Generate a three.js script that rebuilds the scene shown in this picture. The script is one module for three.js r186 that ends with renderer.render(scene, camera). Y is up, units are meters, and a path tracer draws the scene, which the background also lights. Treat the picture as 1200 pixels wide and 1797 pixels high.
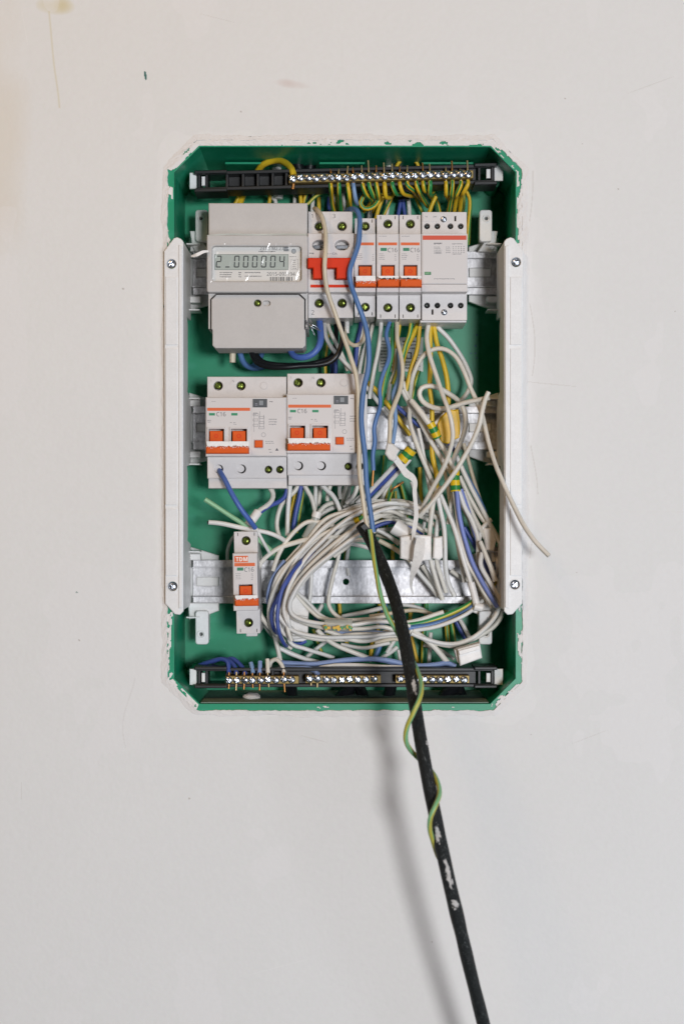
import * as THREE from 'three';
import { mergeGeometries } from 'three/addons/utils/BufferGeometryUtils.js';
import { Brush, Evaluator, SUBTRACTION } from 'three-bvh-csg';
import { ImprovedNoise } from 'three/addons/math/ImprovedNoise.js';
import { RectAreaLightUniformsLib } from 'three/addons/lights/RectAreaLightUniformsLib.js';

// ---------------------------------------------------------------- camera, lights, exposure
const S = 0.00045, CX = 600, CY = 898.5, D = 1.15;          // metres per photo pixel in the wall plane (z = 0), lens distance
const scene = new THREE.Scene();
scene.background = new THREE.Color(0x000000);
const camera = new THREE.PerspectiveCamera(2 * Math.atan(CY * S / D) * 180 / Math.PI, 683 / 1024, 0.05, 30);
camera.position.set(0, 0, D);
camera.lookAt(0, 0, 0);
camera.focus = D - 0.002;
camera.userData.fStop = 4.0;
const renderer = new THREE.WebGLRenderer({ antialias: true });
renderer.toneMapping = THREE.LinearToneMapping;
renderer.toneMappingExposure = 1.0;
renderer.shadowMap.enabled = true;
RectAreaLightUniformsLib.init();

// daylight from a small window beyond the camera, a little to the east of the lens
const windowLight = new THREE.SpotLight(0xf8f8fb, 16.0, 0, 0.42, 0.5, 2);
windowLight.name = 'window_light';
windowLight.position.set(0.72, -0.04, 2.95);
windowLight.target.position.set(0, -0.02, 0);
windowLight.castShadow = true;
windowLight.shadow.radius = 11.5;
windowLight.shadow.mapSize.set(2048, 2048);
windowLight.shadow.camera.near = 1; windowLight.shadow.camera.far = 5;
scene.add(windowLight, windowLight.target);
// the broad window beside it, on the same side
const roomLight = new THREE.RectAreaLight(0xe7efff, 3.6, 1.6, 1.6);
roomLight.name = 'room_light';
roomLight.position.set(1.35, -0.6, 2.3);
roomLight.lookAt(0, 0, 0);
scene.add(roomLight);
// a warm ceiling lamp high up
const ceilingLight = new THREE.RectAreaLight(0xffd096, 8.5, 0.5, 0.5);
ceilingLight.name = 'ceiling_light';
ceilingLight.position.set(-0.8, 1.15, 1.15);
ceilingLight.lookAt(-0.2, 0.35, 0);
scene.add(ceilingLight);

// ---------------------------------------------------------------- helpers
let seed = 12345;
const rnd = () => { seed = (seed * 1664525 + 1013904223) >>> 0; return seed / 4294967296; };
const R = (a, b) => a + (b - a) * rnd();
const noise = new ImprovedNoise();
const N3 = (x, y, z) => noise.noise(x, y, z);
const kz = (z) => (D - z) / D;
const PX = (px, z = 0) => (px - CX) * S * kz(z);
const PY = (py, z = 0) => -(py - CY) * S * kz(z);
const P = (px, py, z = 0) => new THREE.Vector3(PX(px, z), PY(py, z), z);

const taken = {};
function numbered(name) {
  if (!(name in taken)) { taken[name] = 0; return name; }
  taken[name] += 1;
  return name + '_' + String(taken[name]).padStart(3, '0');
}
function tag(o, label, category, group, kind) {
  o.userData.label = label; o.userData.category = category;
  if (group) o.userData.group = group;
  if (kind) o.userData.kind = kind;
  return o;
}
function thing(name, label, category, base, group) {
  const o = new THREE.Group(); o.name = numbered(name);
  o.position.copy(base); scene.add(o);
  return tag(o, label, category, group);
}
const shade = (m) => { m.castShadow = true; m.receiveShadow = true; return m; };
function rootOf(o) { let v = new THREE.Vector3(), p = o; while (p && p !== scene) { v.add(p.position); p = p.parent; } return v; }
// geometry given in world coordinates becomes a part of parent
function part(parent, name, geo, mat) {
  const off = rootOf(parent);
  geo.translate(-off.x, -off.y, -off.z);
  const m = shade(new THREE.Mesh(geo, mat)); m.name = name; parent.add(m);
  return m;
}
// shared geometry placed at a world point
function place(parent, name, geo, mat, at, scale = 1, turn = 0) {
  const m = shade(new THREE.Mesh(geo, mat)); m.name = name;
  m.position.copy(at).sub(rootOf(parent));
  if (Array.isArray(scale)) m.scale.set(...scale); else m.scale.setScalar(scale);
  m.rotation.z = turn; parent.add(m);
  return m;
}
function solo(name, geo, mat, label, category, group) {
  const m = shade(new THREE.Mesh(geo, mat)); m.name = numbered(name); scene.add(m);
  return tag(m, label, category, group);
}
const merge = (list) => mergeGeometries(list.map((g) => {
  const n = g.index ? g.toNonIndexed() : g;
  for (const k of Object.keys(n.attributes)) if (!['position', 'normal', 'uv'].includes(k)) n.deleteAttribute(k);
  return n;
}));
const rect = (x0, y0, x1, y1) => [[x0, y0], [x1, y0], [x1, y1], [x0, y1]];
function rrect(x0, y0, x1, y1, r, n = 4) {
  const o = [];
  for (const [cx, cy, a] of [[x1 - r, y0 + r, -90], [x1 - r, y1 - r, 0], [x0 + r, y1 - r, 90], [x0 + r, y0 + r, 180]])
    for (let i = 0; i <= n; i++) { const t = (a + 90 * i / n) * Math.PI / 180; o.push([cx + r * Math.cos(t), cy + r * Math.sin(t)]); }
  o.r = r; o.plain = rect(x0, y0, x1, y1);
  return o;
}
function disc(cx, cy, r, ry = r, n = 22) {
  const o = [];
  for (let i = 0; i < n; i++) { const t = i / n * Math.PI * 2; o.push([cx + r * Math.cos(t), cy + ry * Math.sin(t)]); }
  return o;
}
// an outline in photo pixels, taken at its own front plane, extruded back in metres
function poly(pts, zf, zb, { bevel = 0.0004, holes = [], seg = 2, zp = zf } = {}) {
  if (pts.r && pts.r * S < 1.3 * bevel) pts = pts.plain;
  const v = (a, ccw) => { const q = a.map(([x, y]) => new THREE.Vector2(PX(x, zp), PY(y, zp))); return (THREE.ShapeUtils.area(q) > 0) === ccw ? q : q.reverse(); };
  const sh = new THREE.Shape(v(pts, true));
  for (const h of holes) sh.holes.push(new THREE.Path(v(h, false)));
  const b = Math.min(bevel, (zf - zb) * 0.45);
  const g = new THREE.ExtrudeGeometry(sh, { depth: zf - zb - 2 * b, bevelEnabled: b > 0, bevelThickness: b, bevelSize: b, bevelOffset: -b, bevelSegments: seg, steps: 1 });
  g.translate(0, 0, zb + b);
  return g;
}
const slab = (x0, y0, x1, y1, zf, zb, o) => poly(rect(x0, y0, x1, y1), zf, zb, o);

// ---------------------------------------------------------------- textures and materials
function dataTex(w, h, fn, srgb = true, repeat) {
  const d = new Uint8Array(w * h * 4);
  for (let y = 0; y < h; y++) for (let x = 0; x < w; x++) {
    const c = fn(x / w, y / h, x, y), i = (y * w + x) * 4;
    d[i] = Math.max(0, Math.min(255, c[0])); d[i + 1] = Math.max(0, Math.min(255, c[1])); d[i + 2] = Math.max(0, Math.min(255, c[2])); d[i + 3] = 255;
  }
  const t = new THREE.DataTexture(d, w, h);
  if (srgb) t.colorSpace = THREE.SRGBColorSpace;
  t.wrapS = t.wrapT = THREE.RepeatWrapping;
  t.magFilter = THREE.LinearFilter; t.minFilter = THREE.LinearMipmapLinearFilter; t.generateMipmaps = true;
  if (repeat) t.repeat.set(repeat[0], repeat[1]);
  t.needsUpdate = true;
  return t;
}
// periodic value noise, layered
function makeVal(p, sd) {
  const a = new Float32Array(p * p); let s = sd;
  for (let i = 0; i < a.length; i++) { s = (s * 1664525 + 1013904223) >>> 0; a[i] = s / 4294967296; }
  return (u, v) => {
    const x = u * p, y = v * p, x0 = Math.floor(x), y0 = Math.floor(y), fx = x - x0, fy = y - y0;
    const g = (i, j) => a[(((j % p) + p) % p) * p + (((i % p) + p) % p)];
    const sx = fx * fx * (3 - 2 * fx), sy = fy * fy * (3 - 2 * fy);
    return (g(x0, y0) * (1 - sx) + g(x0 + 1, y0) * sx) * (1 - sy) + (g(x0, y0 + 1) * (1 - sx) + g(x0 + 1, y0 + 1) * sx) * sy;
  };
}
const v4 = makeVal(4, 7), v8 = makeVal(8, 1), v16 = makeVal(16, 2), v32 = makeVal(32, 3), v64 = makeVal(64, 4), v128 = makeVal(128, 5), v256 = makeVal(256, 6);
const fbm = (u, v) => v8(u, v) * 0.4 + v16(u, v) * 0.25 + v32(u, v) * 0.2 + v64(u, v) * 0.15;
const grain = dataTex(256, 256, (u, v) => { const n = 110 + 60 * v64(u, v) + 70 * v256(u, v); return [n, n, n]; }, false, [40, 40]);
const smear = dataTex(256, 256, (u, v) => { const n = 255 * (0.45 + 0.5 * fbm(u, v)); return [n, n, n]; }, false, [9, 9]);
const hexRGB = (h) => [(h >> 16) & 255, (h >> 8) & 255, h & 255];
// colour with handling grime: fine specks and faint blotches
function grimy(hex, amount = 1, repeat = [11, 11], speck = 0.985, dark = [96, 88, 78]) {
  const [r, g, b] = hexRGB(hex);
  return dataTex(256, 256, (u, v) => {
    const k = 1 + amount * (0.09 * (fbm(u, v) - 0.5) + 0.05 * (v128(u, v) - 0.5));
    const s = v256(u + 0.37, v + 0.11) > speck ? 0.35 * amount : 0;
    return [r * k * (1 - s) + dark[0] * s, g * k * (1 - s) + dark[1] * s, b * k * (1 - s) + dark[2] * s];
  }, true, repeat);
}
const M = {};
const mat = (o) => new THREE.MeshPhysicalMaterial(o);
M.device = mat({ map: grimy(0xd3cfcc, 0.6), roughness: 0.5, roughnessMap: smear, bumpMap: grain, bumpScale: 0.00003 });
M.meter = mat({ map: grimy(0xc1beba, 0.5), roughness: 0.55, bumpMap: grain, bumpScale: 0.00004 });
M.bracket = mat({ map: grimy(0xe6e6e4, 0.6), roughness: 0.48, bumpMap: grain, bumpScale: 0.00003 });
M.green = mat({ map: dataTex(512, 512, (u, v) => {
  const n = fbm(u, v), f = v128(u, v), dust = Math.max(0, v32(u + 0.2, v * 1.3) - 0.62) * 0.4 + (v256(u, v) > 0.975 ? 0.2 : 0) + 0.02 * f;
  const c = [8 + 12 * n, 143 + 16 * (n - 0.5), 103 + 13 * (n - 0.5)];
  return [c[0] + (175 - c[0]) * dust, c[1] + (190 - c[1]) * dust, c[2] + (182 - c[2]) * dust];
}, true, [3.3, 3.3]), roughness: 0.4, specularIntensity: 0.9, bumpMap: grain, bumpScale: 0.00005 });
M.plaster = mat({ map: grimy(0xe4e1dd, 0.4, [14, 14], 0.99), roughness: 0.95, bumpMap: dataTex(256, 256, (u, v) => { const n = 255 * (0.6 * fbm(u, v) + 0.4 * v128(u, v)); return [n, n, n]; }, false, [16, 16]), bumpScale: 0.0004 });
M.black = mat({ color: 0x17191a, roughness: 0.45, bumpMap: grain, bumpScale: 0.00004 });
M.dark = mat({ color: 0x0d0e0c, roughness: 0.8 });
M.brass = mat({ color: 0x94804e, roughness: 0.75, metalness: 0.6, roughnessMap: smear });
M.screwZinc = mat({ color: 0xc4c9d0, roughness: 0.36, metalness: 0.95, roughnessMap: smear });
M.screwDark = mat({ color: 0x585c5a, roughness: 0.5, metalness: 1 });
M.screwYellow = mat({ color: 0x7f8c44, roughness: 0.33, metalness: 1 });
M.copper = mat({ color: 0xc08a52, roughness: 0.45, metalness: 0.9 });
M.tinned = mat({ color: 0xcdb585, roughness: 0.45, metalness: 0.9 });
M.steel = mat({ map: dataTex(512, 256, (u, v) => {
  const n = 196 + 14 * (v32(u, v) - 0.5) + 34 * (v128(u, v * 0.22) - 0.5) + 26 * (v256(u, v * 0.3) - 0.5); return [n, n, n + 2];
}, true, [6, 12]), roughness: 0.7, metalness: 0.5, roughnessMap: smear });
M.orange = mat({ map: grimy(0xda5a10, 1.0, [30, 30]), roughness: 0.6, specularIntensity: 0.6 });
M.red = mat({ map: grimy(0xd83406, 0.8, [30, 30]), roughness: 0.6, specularIntensity: 0.6 });
M.tapeWhite = mat({ map: grimy(0xd9d6d0, 1.5, [40, 40], 0.97), roughness: 0.5 });
M.crust = mat({ map: grimy(0xbfbcb8, 2.5, [40, 40], 0.9), roughness: 0.95 });
M.film = mat({ map: grimy(0xf0eeea, 1.5, [60, 60], 0.95), roughness: 0.6 });
M.clear = mat({ color: 0xffffff, roughness: 0.12, transmission: 1, thickness: 0, ior: 1.4 });
M.frosted = mat({ color: 0xe9ece6, roughness: 0.35, transmission: 0.6, thickness: 0, ior: 1.45 });
M.whitePlastic = mat({ map: grimy(0xe8e5e0, 1.2, [30, 30], 0.97), roughness: 0.42 });
M.yellowPlastic = mat({ map: grimy(0xd9ad12, 1.4, [30, 30], 0.96), roughness: 0.42 });

// wires: u runs along in metres, v once round
function wireTex(fn) { return dataTex(64, 128, (u, v) => fn(v, u), true, [9, 1]); }
const wireMat = (hex, amount = 1, rough = 0.42) => {
  const [r, g, b] = hexRGB(hex);
  return mat({ map: dataTex(256, 64, (u, v) => { const k = 1 + amount * (0.12 * (v16(u, v) - 0.5) + 0.08 * (v128(u, v) - 0.5)) - (v64(u, v + 0.4) > 0.93 ? 0.16 * amount : 0); return [r * k, g * k, b * k]; }, true, [5, 1]), roughness: rough, bumpMap: grain, bumpScale: 0.00002 });
};
M.white = wireMat(0xd9d4c8);
M.whiteWarm = wireMat(0xd0c4ac);
M.whiteCool = wireMat(0xdcdad4);
M.blue = wireMat(0x5478aa);
M.paleBlue = wireMat(0x869cc8);
M.navy = wireMat(0x3f539a);
M.greyBlue = wireMat(0x7d9bc0);
M.yellow = wireMat(0xd8b62a);
M.blackWire = wireMat(0x15171a, 1, 0.35);
M.periwinkle = wireMat(0x7484c2);
M.midBlue = wireMat(0x4a69ae);
M.paleGreen = wireMat(0x8fbf93);
function striped(y, g, share) {
  const [r0, g0, b0] = hexRGB(y), [r1, g1, b1] = hexRGB(g);
  return mat({ map: dataTex(256, 128, (u, v) => { const w = 0.01 * (v32(u, v) - 0.5), gr = ((v + w) % 0.5) < share * 0.5; const k = 0.94 + 0.12 * v64(u, v); return gr ? [r1 * k, g1 * k, b1 * k] : [r0 * k, g0 * k, b0 * k]; }, true, [5, 1]), roughness: 0.42 });
}
M.earth = striped(0xd6b02a, 0x2f8a48, 0.3);
M.earthGreen = striped(0xc2b63c, 0x2d8a4c, 0.62);
M.tapeGreen = mat({ map: grimy(0x2f8a4a, 1, [30, 30]), roughness: 0.4 });
M.earthPale = striped(0xb4ae4a, 0x7cb582, 0.5);
M.tape = mat({ map: dataTex(256, 64, (u, v) => { const t = (u * 1.0 + 0.05 * (v16(u, v) - 0.5)) % 1; return (t % 0.5) < 0.26 ? [222, 186, 30] : [36, 128, 60]; }, true, [62, 1]), roughness: 0.35 });
M.cable = mat({ map: dataTex(512, 256, (u, v) => {
  const n = 11 + 8 * v64(u * 2, v) + 8 * v256(u, v);
  const sc = Math.max(0, v128(u * 1.5, v) * 0.5 + v256(u, v * 0.5) * 0.5 - 0.62) * 2.2 * (0.35 + v8(u * 2, v));
  return [n + 150 * sc, n + 4 + 150 * sc, n + 4 + 148 * sc];
}, true, [4, 1]), roughness: 0.5, specularIntensity: 0.6, bumpMap: grain, bumpScale: 0.0003 });

function canvasTex(w, h, draw) {
  const c = document.createElement('canvas'); c.width = w; c.height = h;
  const g = c.getContext('2d'); draw(g, w, h);
  const t = new THREE.CanvasTexture(c); t.colorSpace = THREE.SRGBColorSpace; t.anisotropy = 8;
  return t;
}
// a printed face: a thin card on the front of a part, texture drawn in photo pixels
function printed(parent, name, x0, y0, x1, y1, z, base, k, draw, rough = 0.5) {
  const tex = canvasTex(Math.round((x1 - x0) * k), Math.round((y1 - y0) * k), (g, w, h) => {
    g.fillStyle = base; g.fillRect(0, 0, w, h);
    g.setTransform(k, 0, 0, k, -x0 * k, -y0 * k); draw(g);
  });
  const a = P(x0, y1, z), b = P(x1, y0, z);
  const geo = new THREE.BoxGeometry(b.x - a.x, b.y - a.y, 0.0002);
  geo.translate((a.x + b.x) / 2, (a.y + b.y) / 2, z);
  return part(parent, name, geo, mat({ map: tex, roughness: rough }));
}
const box = (g, c, x0, y0, x1, y1) => { g.fillStyle = c; g.fillRect(x0, y0, x1 - x0, y1 - y0); };
const text = (g, c, s, x, y, px, font = 'sans-serif', w = '') => { g.fillStyle = c; g.font = `${w} ${px}px ${font}`; g.fillText(s, x, y); };
// tiny unreadable print: short strokes
function smallPrint(g, c, x0, y0, x1, lines, lh, h = 1.6) {
  g.fillStyle = c; let s = Math.round(x0 * 13 + y0 * 7);
  const q = () => { s = (s * 1103515245 + 12345) & 0x7fffffff; return s / 0x7fffffff; };
  for (let l = 0; l < lines; l++) { let x = x0; const end = x0 + (x1 - x0) * (0.7 + 0.3 * q());
    while (x < end) { const w = 0.7 + 1.4 * q(); g.fillRect(x, y0 + l * lh, Math.min(w, end - x), h * (0.6 + 0.4 * q())); x += w + 0.4 + 0.6 * q(); } }
}

// ---------------------------------------------------------------- wires
function catmull(pts) { return new THREE.CatmullRomCurve3(pts, false, 'centripetal', 0.5); }
function parsePath(s, z0) {
  const a = s.trim().split(/\s+/).map((t) => t.split(',').map(Number));
  const zs = a.map((p) => (p.length > 2 ? p[2] / 1000 : null));
  if (zs.every((z) => z === null)) zs.fill(z0 / 1000);
  const idx = zs.map((z, i) => (z === null ? -1 : i)).filter((i) => i >= 0);
  for (let i = 0; i < zs.length; i++) if (zs[i] === null) {
    const l = idx.filter((j) => j < i).pop(), r = idx.find((j) => j > i);
    zs[i] = l === undefined ? zs[r] : r === undefined ? zs[l] : zs[l] + (zs[r] - zs[l]) * (i - l) / (r - l);
  }
  return a.map((p, i) => P(p[0], p[1], zs[i]));
}
function tube(curve, r, { sides = 10, twist = 0, taper = null, flat = 1, wob = 0, step = 0.003, cap = true, roll = 0, kink = 0 } = {}) {
  const L = curve.getLength(), n = Math.max(4, Math.round(L / step));
  const fr = curve.computeFrenetFrames(n, false);
  const pos = [], nor = [], uv = [], ind = [];
  // one steady frame: parallel transport with the lens axis as its start
  let up = new THREE.Vector3(0, 0, 1);
  const sd = rnd() * 100;
  for (let i = 0; i <= n; i++) {
    const t = i / n, p = curve.getPointAt(t), T = fr.tangents[i];
    if (kink) { const q = t * L * 38; p.x += kink * N3(q, sd, 1.5); p.y += kink * N3(q, sd + 5, 2.5); }
    up = up.clone().addScaledVector(T, -up.dot(T));
    if (up.lengthSq() < 1e-6) up = new THREE.Vector3(0, 1, 0).addScaledVector(T, -T.y);
    up.normalize();
    const sideV = new THREE.Vector3().crossVectors(T, up);
    const rr = r * (taper ? taper(t) : 1) * (1 + wob * N3(t * L * 60, sd, 0.5));
    for (let j = 0; j <= sides; j++) {
      const a = j / sides * Math.PI * 2, ca = Math.cos(a), sa = Math.sin(a);
      const nx = new THREE.Vector3().addScaledVector(sideV, ca).addScaledVector(up, sa * flat);
      pos.push(p.x + nx.x * rr, p.y + nx.y * rr, p.z + nx.z * rr);
      nx.normalize(); nor.push(nx.x, nx.y, nx.z);
      uv.push(t * L, j / sides + twist * t * L + roll);
    }
  }
  for (let i = 0; i < n; i++) for (let j = 0; j < sides; j++) {
    const a = i * (sides + 1) + j, b = a + sides + 1;
    ind.push(a, b, a + 1, b, b + 1, a + 1);
  }
  if (cap) for (const [i, s] of [[0, -1], [n, 1]]) {
    const c = pos.length / 3, T = fr.tangents[i], k0 = i * (sides + 1) * 3, k1 = k0 + Math.floor(sides / 2) * 3;
    pos.push((pos[k0] + pos[k1]) / 2, (pos[k0 + 1] + pos[k1 + 1]) / 2, (pos[k0 + 2] + pos[k1 + 2]) / 2); nor.push(T.x * s, T.y * s, T.z * s); uv.push(0, 0);
    for (let j = 0; j <= sides; j++) { const k = (i * (sides + 1) + j) * 3; pos.push(pos[k], pos[k + 1], pos[k + 2]); nor.push(T.x * s, T.y * s, T.z * s); uv.push(0, 0); }
    for (let j = 0; j < sides; j++) s < 0 ? ind.push(c, c + 1 + j, c + 2 + j) : ind.push(c, c + 2 + j, c + 1 + j);
  }
  const g = new THREE.BufferGeometry();
  g.setAttribute('position', new THREE.Float32BufferAttribute(pos, 3));
  g.setAttribute('normal', new THREE.Float32BufferAttribute(nor, 3));
  g.setAttribute('uv', new THREE.Float32BufferAttribute(uv, 2));
  g.setIndex(ind);
  return g;
}
// a wire: pixel path with depth in mm, radius in photo pixels; bare = [pixel path of the stripped end]
function wire(name, label, group, m, rpx, z, path, o = {}) {
  const pts = parsePath(path, z), r = rpx * S * 1.03 * (rpx < 5.3 ? 0.9 : 0.95);
  const g = tube(catmull(pts), r, { twist: o.twist ?? R(-4, 4), roll: R(0, 1), wob: o.wob ?? 0.1, kink: 0.0009, ...o });
  if (!o.bare) return solo(name, g, m, label, 'wire', group);
  const t = thing(name, label, 'wire', pts[0], group);
  part(t, 'insulation', g, m);
  for (const b of [].concat(o.bare)) part(t, 'bare_end', tube(catmull(parsePath(b, z)), (o.bareR ?? 2.1) * S * 1.03, { sides: 8, wob: 0.08, step: 0.002 }), o.bareMat ?? M.copper);
  return t;
}
// several wires that only their place tells apart
const wires = (name, label, group, m, rpx, z, paths, o) => paths.forEach((p, i) => wire(name, Array.isArray(label) ? label[i] : label, group, Array.isArray(m) ? m[i % m.length] : m, rpx, typeof z === 'function' ? z(i) : z, p, o));
// a strip of tape: path with widths in pixels
function ribbon(list, th) {
  const pts = list.map(([x, y, , z]) => P(x, y, z / 1000)), c = catmull(pts), n = 40;
  const ring = [];
  for (let i = 0; i <= n; i++) {
    const t = i / n, p = c.getPoint(t), T = c.getTangent(t), f = t * (list.length - 1), a = Math.min(list.length - 2, Math.floor(f)), k = f - a;
    const w = (list[a][2] * (1 - k) + list[a + 1][2] * k) * S * 0.5 * (1 + 0.05 * N3(t * 6, list[0][0], 0)), tw = list[0][4] ? list[0][4] * Math.sin(t * 5) : 0;
    const q = new THREE.Vector3(-T.y, T.x, 0).normalize(); q.multiplyScalar(Math.cos(tw)).z = Math.sin(tw);
    const nn = new THREE.Vector3().crossVectors(q, T).normalize();
    ring.push([[1, 1], [-1, 1], [-1, -1], [1, -1]].map(([s, h]) => p.clone().addScaledVector(q, s * w).addScaledVector(nn, h * th / 2)));
  }
  const pos = [], uv = [];
  const quad = (a, b, cc, d, u0, u1) => { for (const [v, u, w] of [[a, u0, 0], [b, u1, 0], [cc, u1, 1], [a, u0, 0], [cc, u1, 1], [d, u0, 1]]) { pos.push(v.x, v.y, v.z); uv.push(u * 0.08, w * 0.01); } };
  for (let i = 0; i < n; i++) for (let k = 0; k < 4; k++) quad(ring[i][k], ring[i + 1][k], ring[i + 1][(k + 1) % 4], ring[i][(k + 1) % 4], i / n, (i + 1) / n);
  quad(...ring[0], 0, 0.1); quad(...ring[n].slice().reverse(), 0, 0.1);
  const g = new THREE.BufferGeometry();
  g.setAttribute('position', new THREE.Float32BufferAttribute(pos, 3)); g.setAttribute('uv', new THREE.Float32BufferAttribute(uv, 2));
  g.computeVertexNormals();
  return g;
}
// a cross-head screw, unit radius, facing +z, its head from z = 0 to 0.5
const screwHead = (() => {
  const prof = [[0, -0.1], [0.97, -0.1], [1, 0.05], [0.96, 0.16], [0.82, 0.3], [0.55, 0.43], [0.25, 0.49], [0, 0.5]].map(([x, y]) => new THREE.Vector2(x, y));
  const lathe = new THREE.LatheGeometry(prof, 18); lathe.rotateX(Math.PI / 2);
  const ev = new Evaluator(); ev.attributes = ['position', 'normal', 'uv'];
  let b = new Brush(lathe); b.updateMatrixWorld();
  for (const [w, h] of [[1.3, 0.3], [0.3, 1.3]]) { const c = new Brush(new THREE.BoxGeometry(w, h, 0.6)); c.position.z = 0.46; c.updateMatrixWorld(); b = ev.evaluate(b, c, SUBTRACTION); b.updateMatrixWorld(); }
  const g = b.geometry; g.clearGroups(); g.computeBoundingSphere();
  return merge([g]);
})();

// ---------------------------------------------------------------- the wall and its ragged opening
const BOX = { l: 305, r: 905, t: 257, b: 1236, c: 45 };
function oct(d) {
  const { l, r, t, b } = BOX, c = BOX.c + d * 0.586;
  return [[l - d + c, t - d], [r + d - c, t - d], [r + d, t - d + c], [r + d, b + d - c], [r + d - c, b + d], [l - d + c, b + d], [l - d, b + d - c], [l - d, t - d + c]];
}
{
  const mark = (px, py, x, y, w, h, a) => { const c = Math.cos(a), s = Math.sin(a), dx = px - x, dy = py - y, p = (dx * c + dy * s) / w, q = (-dx * s + dy * c) / h; return p * p + q * q; };
  const scr = []; for (let i = 0; i < 14; i++) scr.push([R(20, 1180), R(20, 1780), R(8, 60), R(0.35, 0.8), R(-1.7, 1.7), R(0.2, 0.8)]);
  const dots = []; for (let i = 0; i < 20; i++) dots.push([R(0, 1200), R(0, 1797), R(0.8, 2.2), R(0, 1)]);
  const cells = {};
  const put = (o, x, y, r) => { for (let i = Math.floor((x - r) / 64); i <= Math.floor((x + r) / 64); i++) for (let j = Math.floor((y - r) / 64); j <= Math.floor((y + r) / 64); j++) (cells[i + ',' + j] ??= []).push(o); };
  scr.forEach((s) => put({ s }, s[0], s[1], s[2])); dots.forEach((d) => put({ d }, d[0], d[1], d[2]));
  const W = 0.7, H = 0.95;
  const tex = dataTex(1400, 1900, (u, v) => {
    const px = 600 + (u - 0.5) * W / S, py = 898.5 - (v - 0.5) * H / S;
    const n = fbm(u, v), f = v128(u * 2, v * 2.6), big = v4(u * 0.9 + 0.1, v * 0.8);
    const k = 1 + 0.014 * (n - 0.5) + 0.008 * (f - 0.5) + 0.015 * (big - 0.5);
    let c = [226 * k, 225.5 * k, 222 * k];
    const mix = (t, a) => { c = c.map((x, i) => x + (t[i] - x) * a); };
    // old yellow glue stain with a ragged outline
    const e1 = mark(px, py, 96, 10, 34, 16, 0.1) + 1.6 * (n - 0.5) + 0.9 * (v64(u, v) - 0.5); if (e1 < 1) mix([206, 190, 140], 0.5 * (1 - e1));
    const dr = Math.abs(px - (88 + (py - 30) * 0.1 + 8 * (v32(0.3, v) - 0.5))); if (py > 20 && py < 190 && dr < 2.4) mix([205, 192, 150], 0.45 * (1 - dr / 2.4));
    const e2 = mark(px, py, -10, 180, 70, 330, 0) + 1.5 * (v8(u * 1.4, v * 1.6) - 0.5) + 0.8 * (v32(u, v) - 0.5); if (e2 < 1) mix([218, 207, 188], 0.4 * Math.min(1, (1 - e2) * 0.9));
    // skim of newer filler spread round the opening, with a ragged outline
    const fd = Math.hypot(Math.max(BOX.l - px, px - BOX.r, 0), Math.max(BOX.t - py, py - BOX.b, 0)) - 20 - 16 * v16(u, v) - 14 * (v64(u, v) - 0.5); if (fd < 0) mix([234, 233, 230], 0.3 + 0.2 * (v128(u, v) - 0.5));
    const pt = v8(u * 1.7 + 0.3, v * 1.2) + 0.3 * (v64(u, v) - 0.5); if (pt > 0.78) mix([232, 230, 228], 0.3);
    // pink smear, pen stroke
    const e3 = mark(px, py, 515, 149, 38, 7, 0.14) + 1.8 * (v64(u, v) - 0.5); if (e3 < 1) mix([206, 184, 176], 0.25 * (1 - e3));
    const e4 = mark(px, py, 255, 133, 1.9, 8, -0.12); if (e4 < 1) mix([46, 92, 84], 0.85);
    // hairline cracks in the new plaster beside the box
    const ck = Math.abs(px - (922 + 6 * Math.sin(py / 42) + 14 * v16(0.2, v) + (py > 560 ? (py - 560) * 0.02 : 0))); if (py > 300 && py < 980 && ck < 0.9 && v32(0.7, v) > 0.35) mix([186, 178, 170], 0.3);
    const ck2 = Math.abs(px - (228 + 9 * Math.sin(py / 30) - (py - 1200) * 0.05)); if (py > 1190 && py < 1400 && ck2 < 0.7 && v64(0.5, v) > 0.4) mix([190, 184, 178], 0.25);
    const near = cells[Math.floor(px / 64) + ',' + Math.floor(py / 64)];
    if (near) for (const o of near) {
      if (o.s) { if (mark(px, py, o.s[0], o.s[1], o.s[2], o.s[3], o.s[4]) < 1) mix(o.s[5] > 0.5 ? [186, 178, 168] : [240, 238, 234], 0.3); }
      else if (mark(px, py, o.d[0], o.d[1], o.d[2], o.d[2] * 0.8, 0.4) < 1) mix(o.d[3] > 0.3 ? [150, 140, 130] : [80, 110, 98], 0.45);
    }
    return c;
  });
  tex.wrapS = tex.wrapT = THREE.MirroredRepeatWrapping;
  tex.repeat.set(1 / W, 1 / H); tex.offset.set(0.5, 0.5);
  const bump = dataTex(512, 512, (u, v) => { const n = 255 * (0.5 * v8(u, v * 0.5) + 0.2 * v32(u * 0.5, v) + 0.12 * v128(u, v) + 0.1 * v256(u, v)); return [n, n, n]; }, false, [2.2, 2.2]);
  const wm = mat({ map: tex, roughness: 0.88, bumpMap: bump, bumpScale: 0.0006 });
  const sh = new THREE.Shape([[-1.6, -1.5], [1.6, -1.5], [1.6, 1.5], [-1.6, 1.5]].map((p) => new THREE.Vector2(...p)));
  sh.holes.push(new THREE.Path(oct(18).map(([x, y]) => new THREE.Vector2(PX(x), PY(y)))));
  const g = new THREE.ExtrudeGeometry(sh, { depth: 0.12, bevelEnabled: false }); g.translate(0, 0, -0.12);
  const wall = shade(new THREE.Mesh(g, wm)); wall.name = 'wall'; wall.userData.kind = 'structure'; wall.userData.label = 'off white plastered wall with a cut opening'; scene.add(wall);

  // ring of trowelled filler round the box, and smears of it on the green rim
  const A = oct(0), seg = []; let per = 0;
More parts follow.
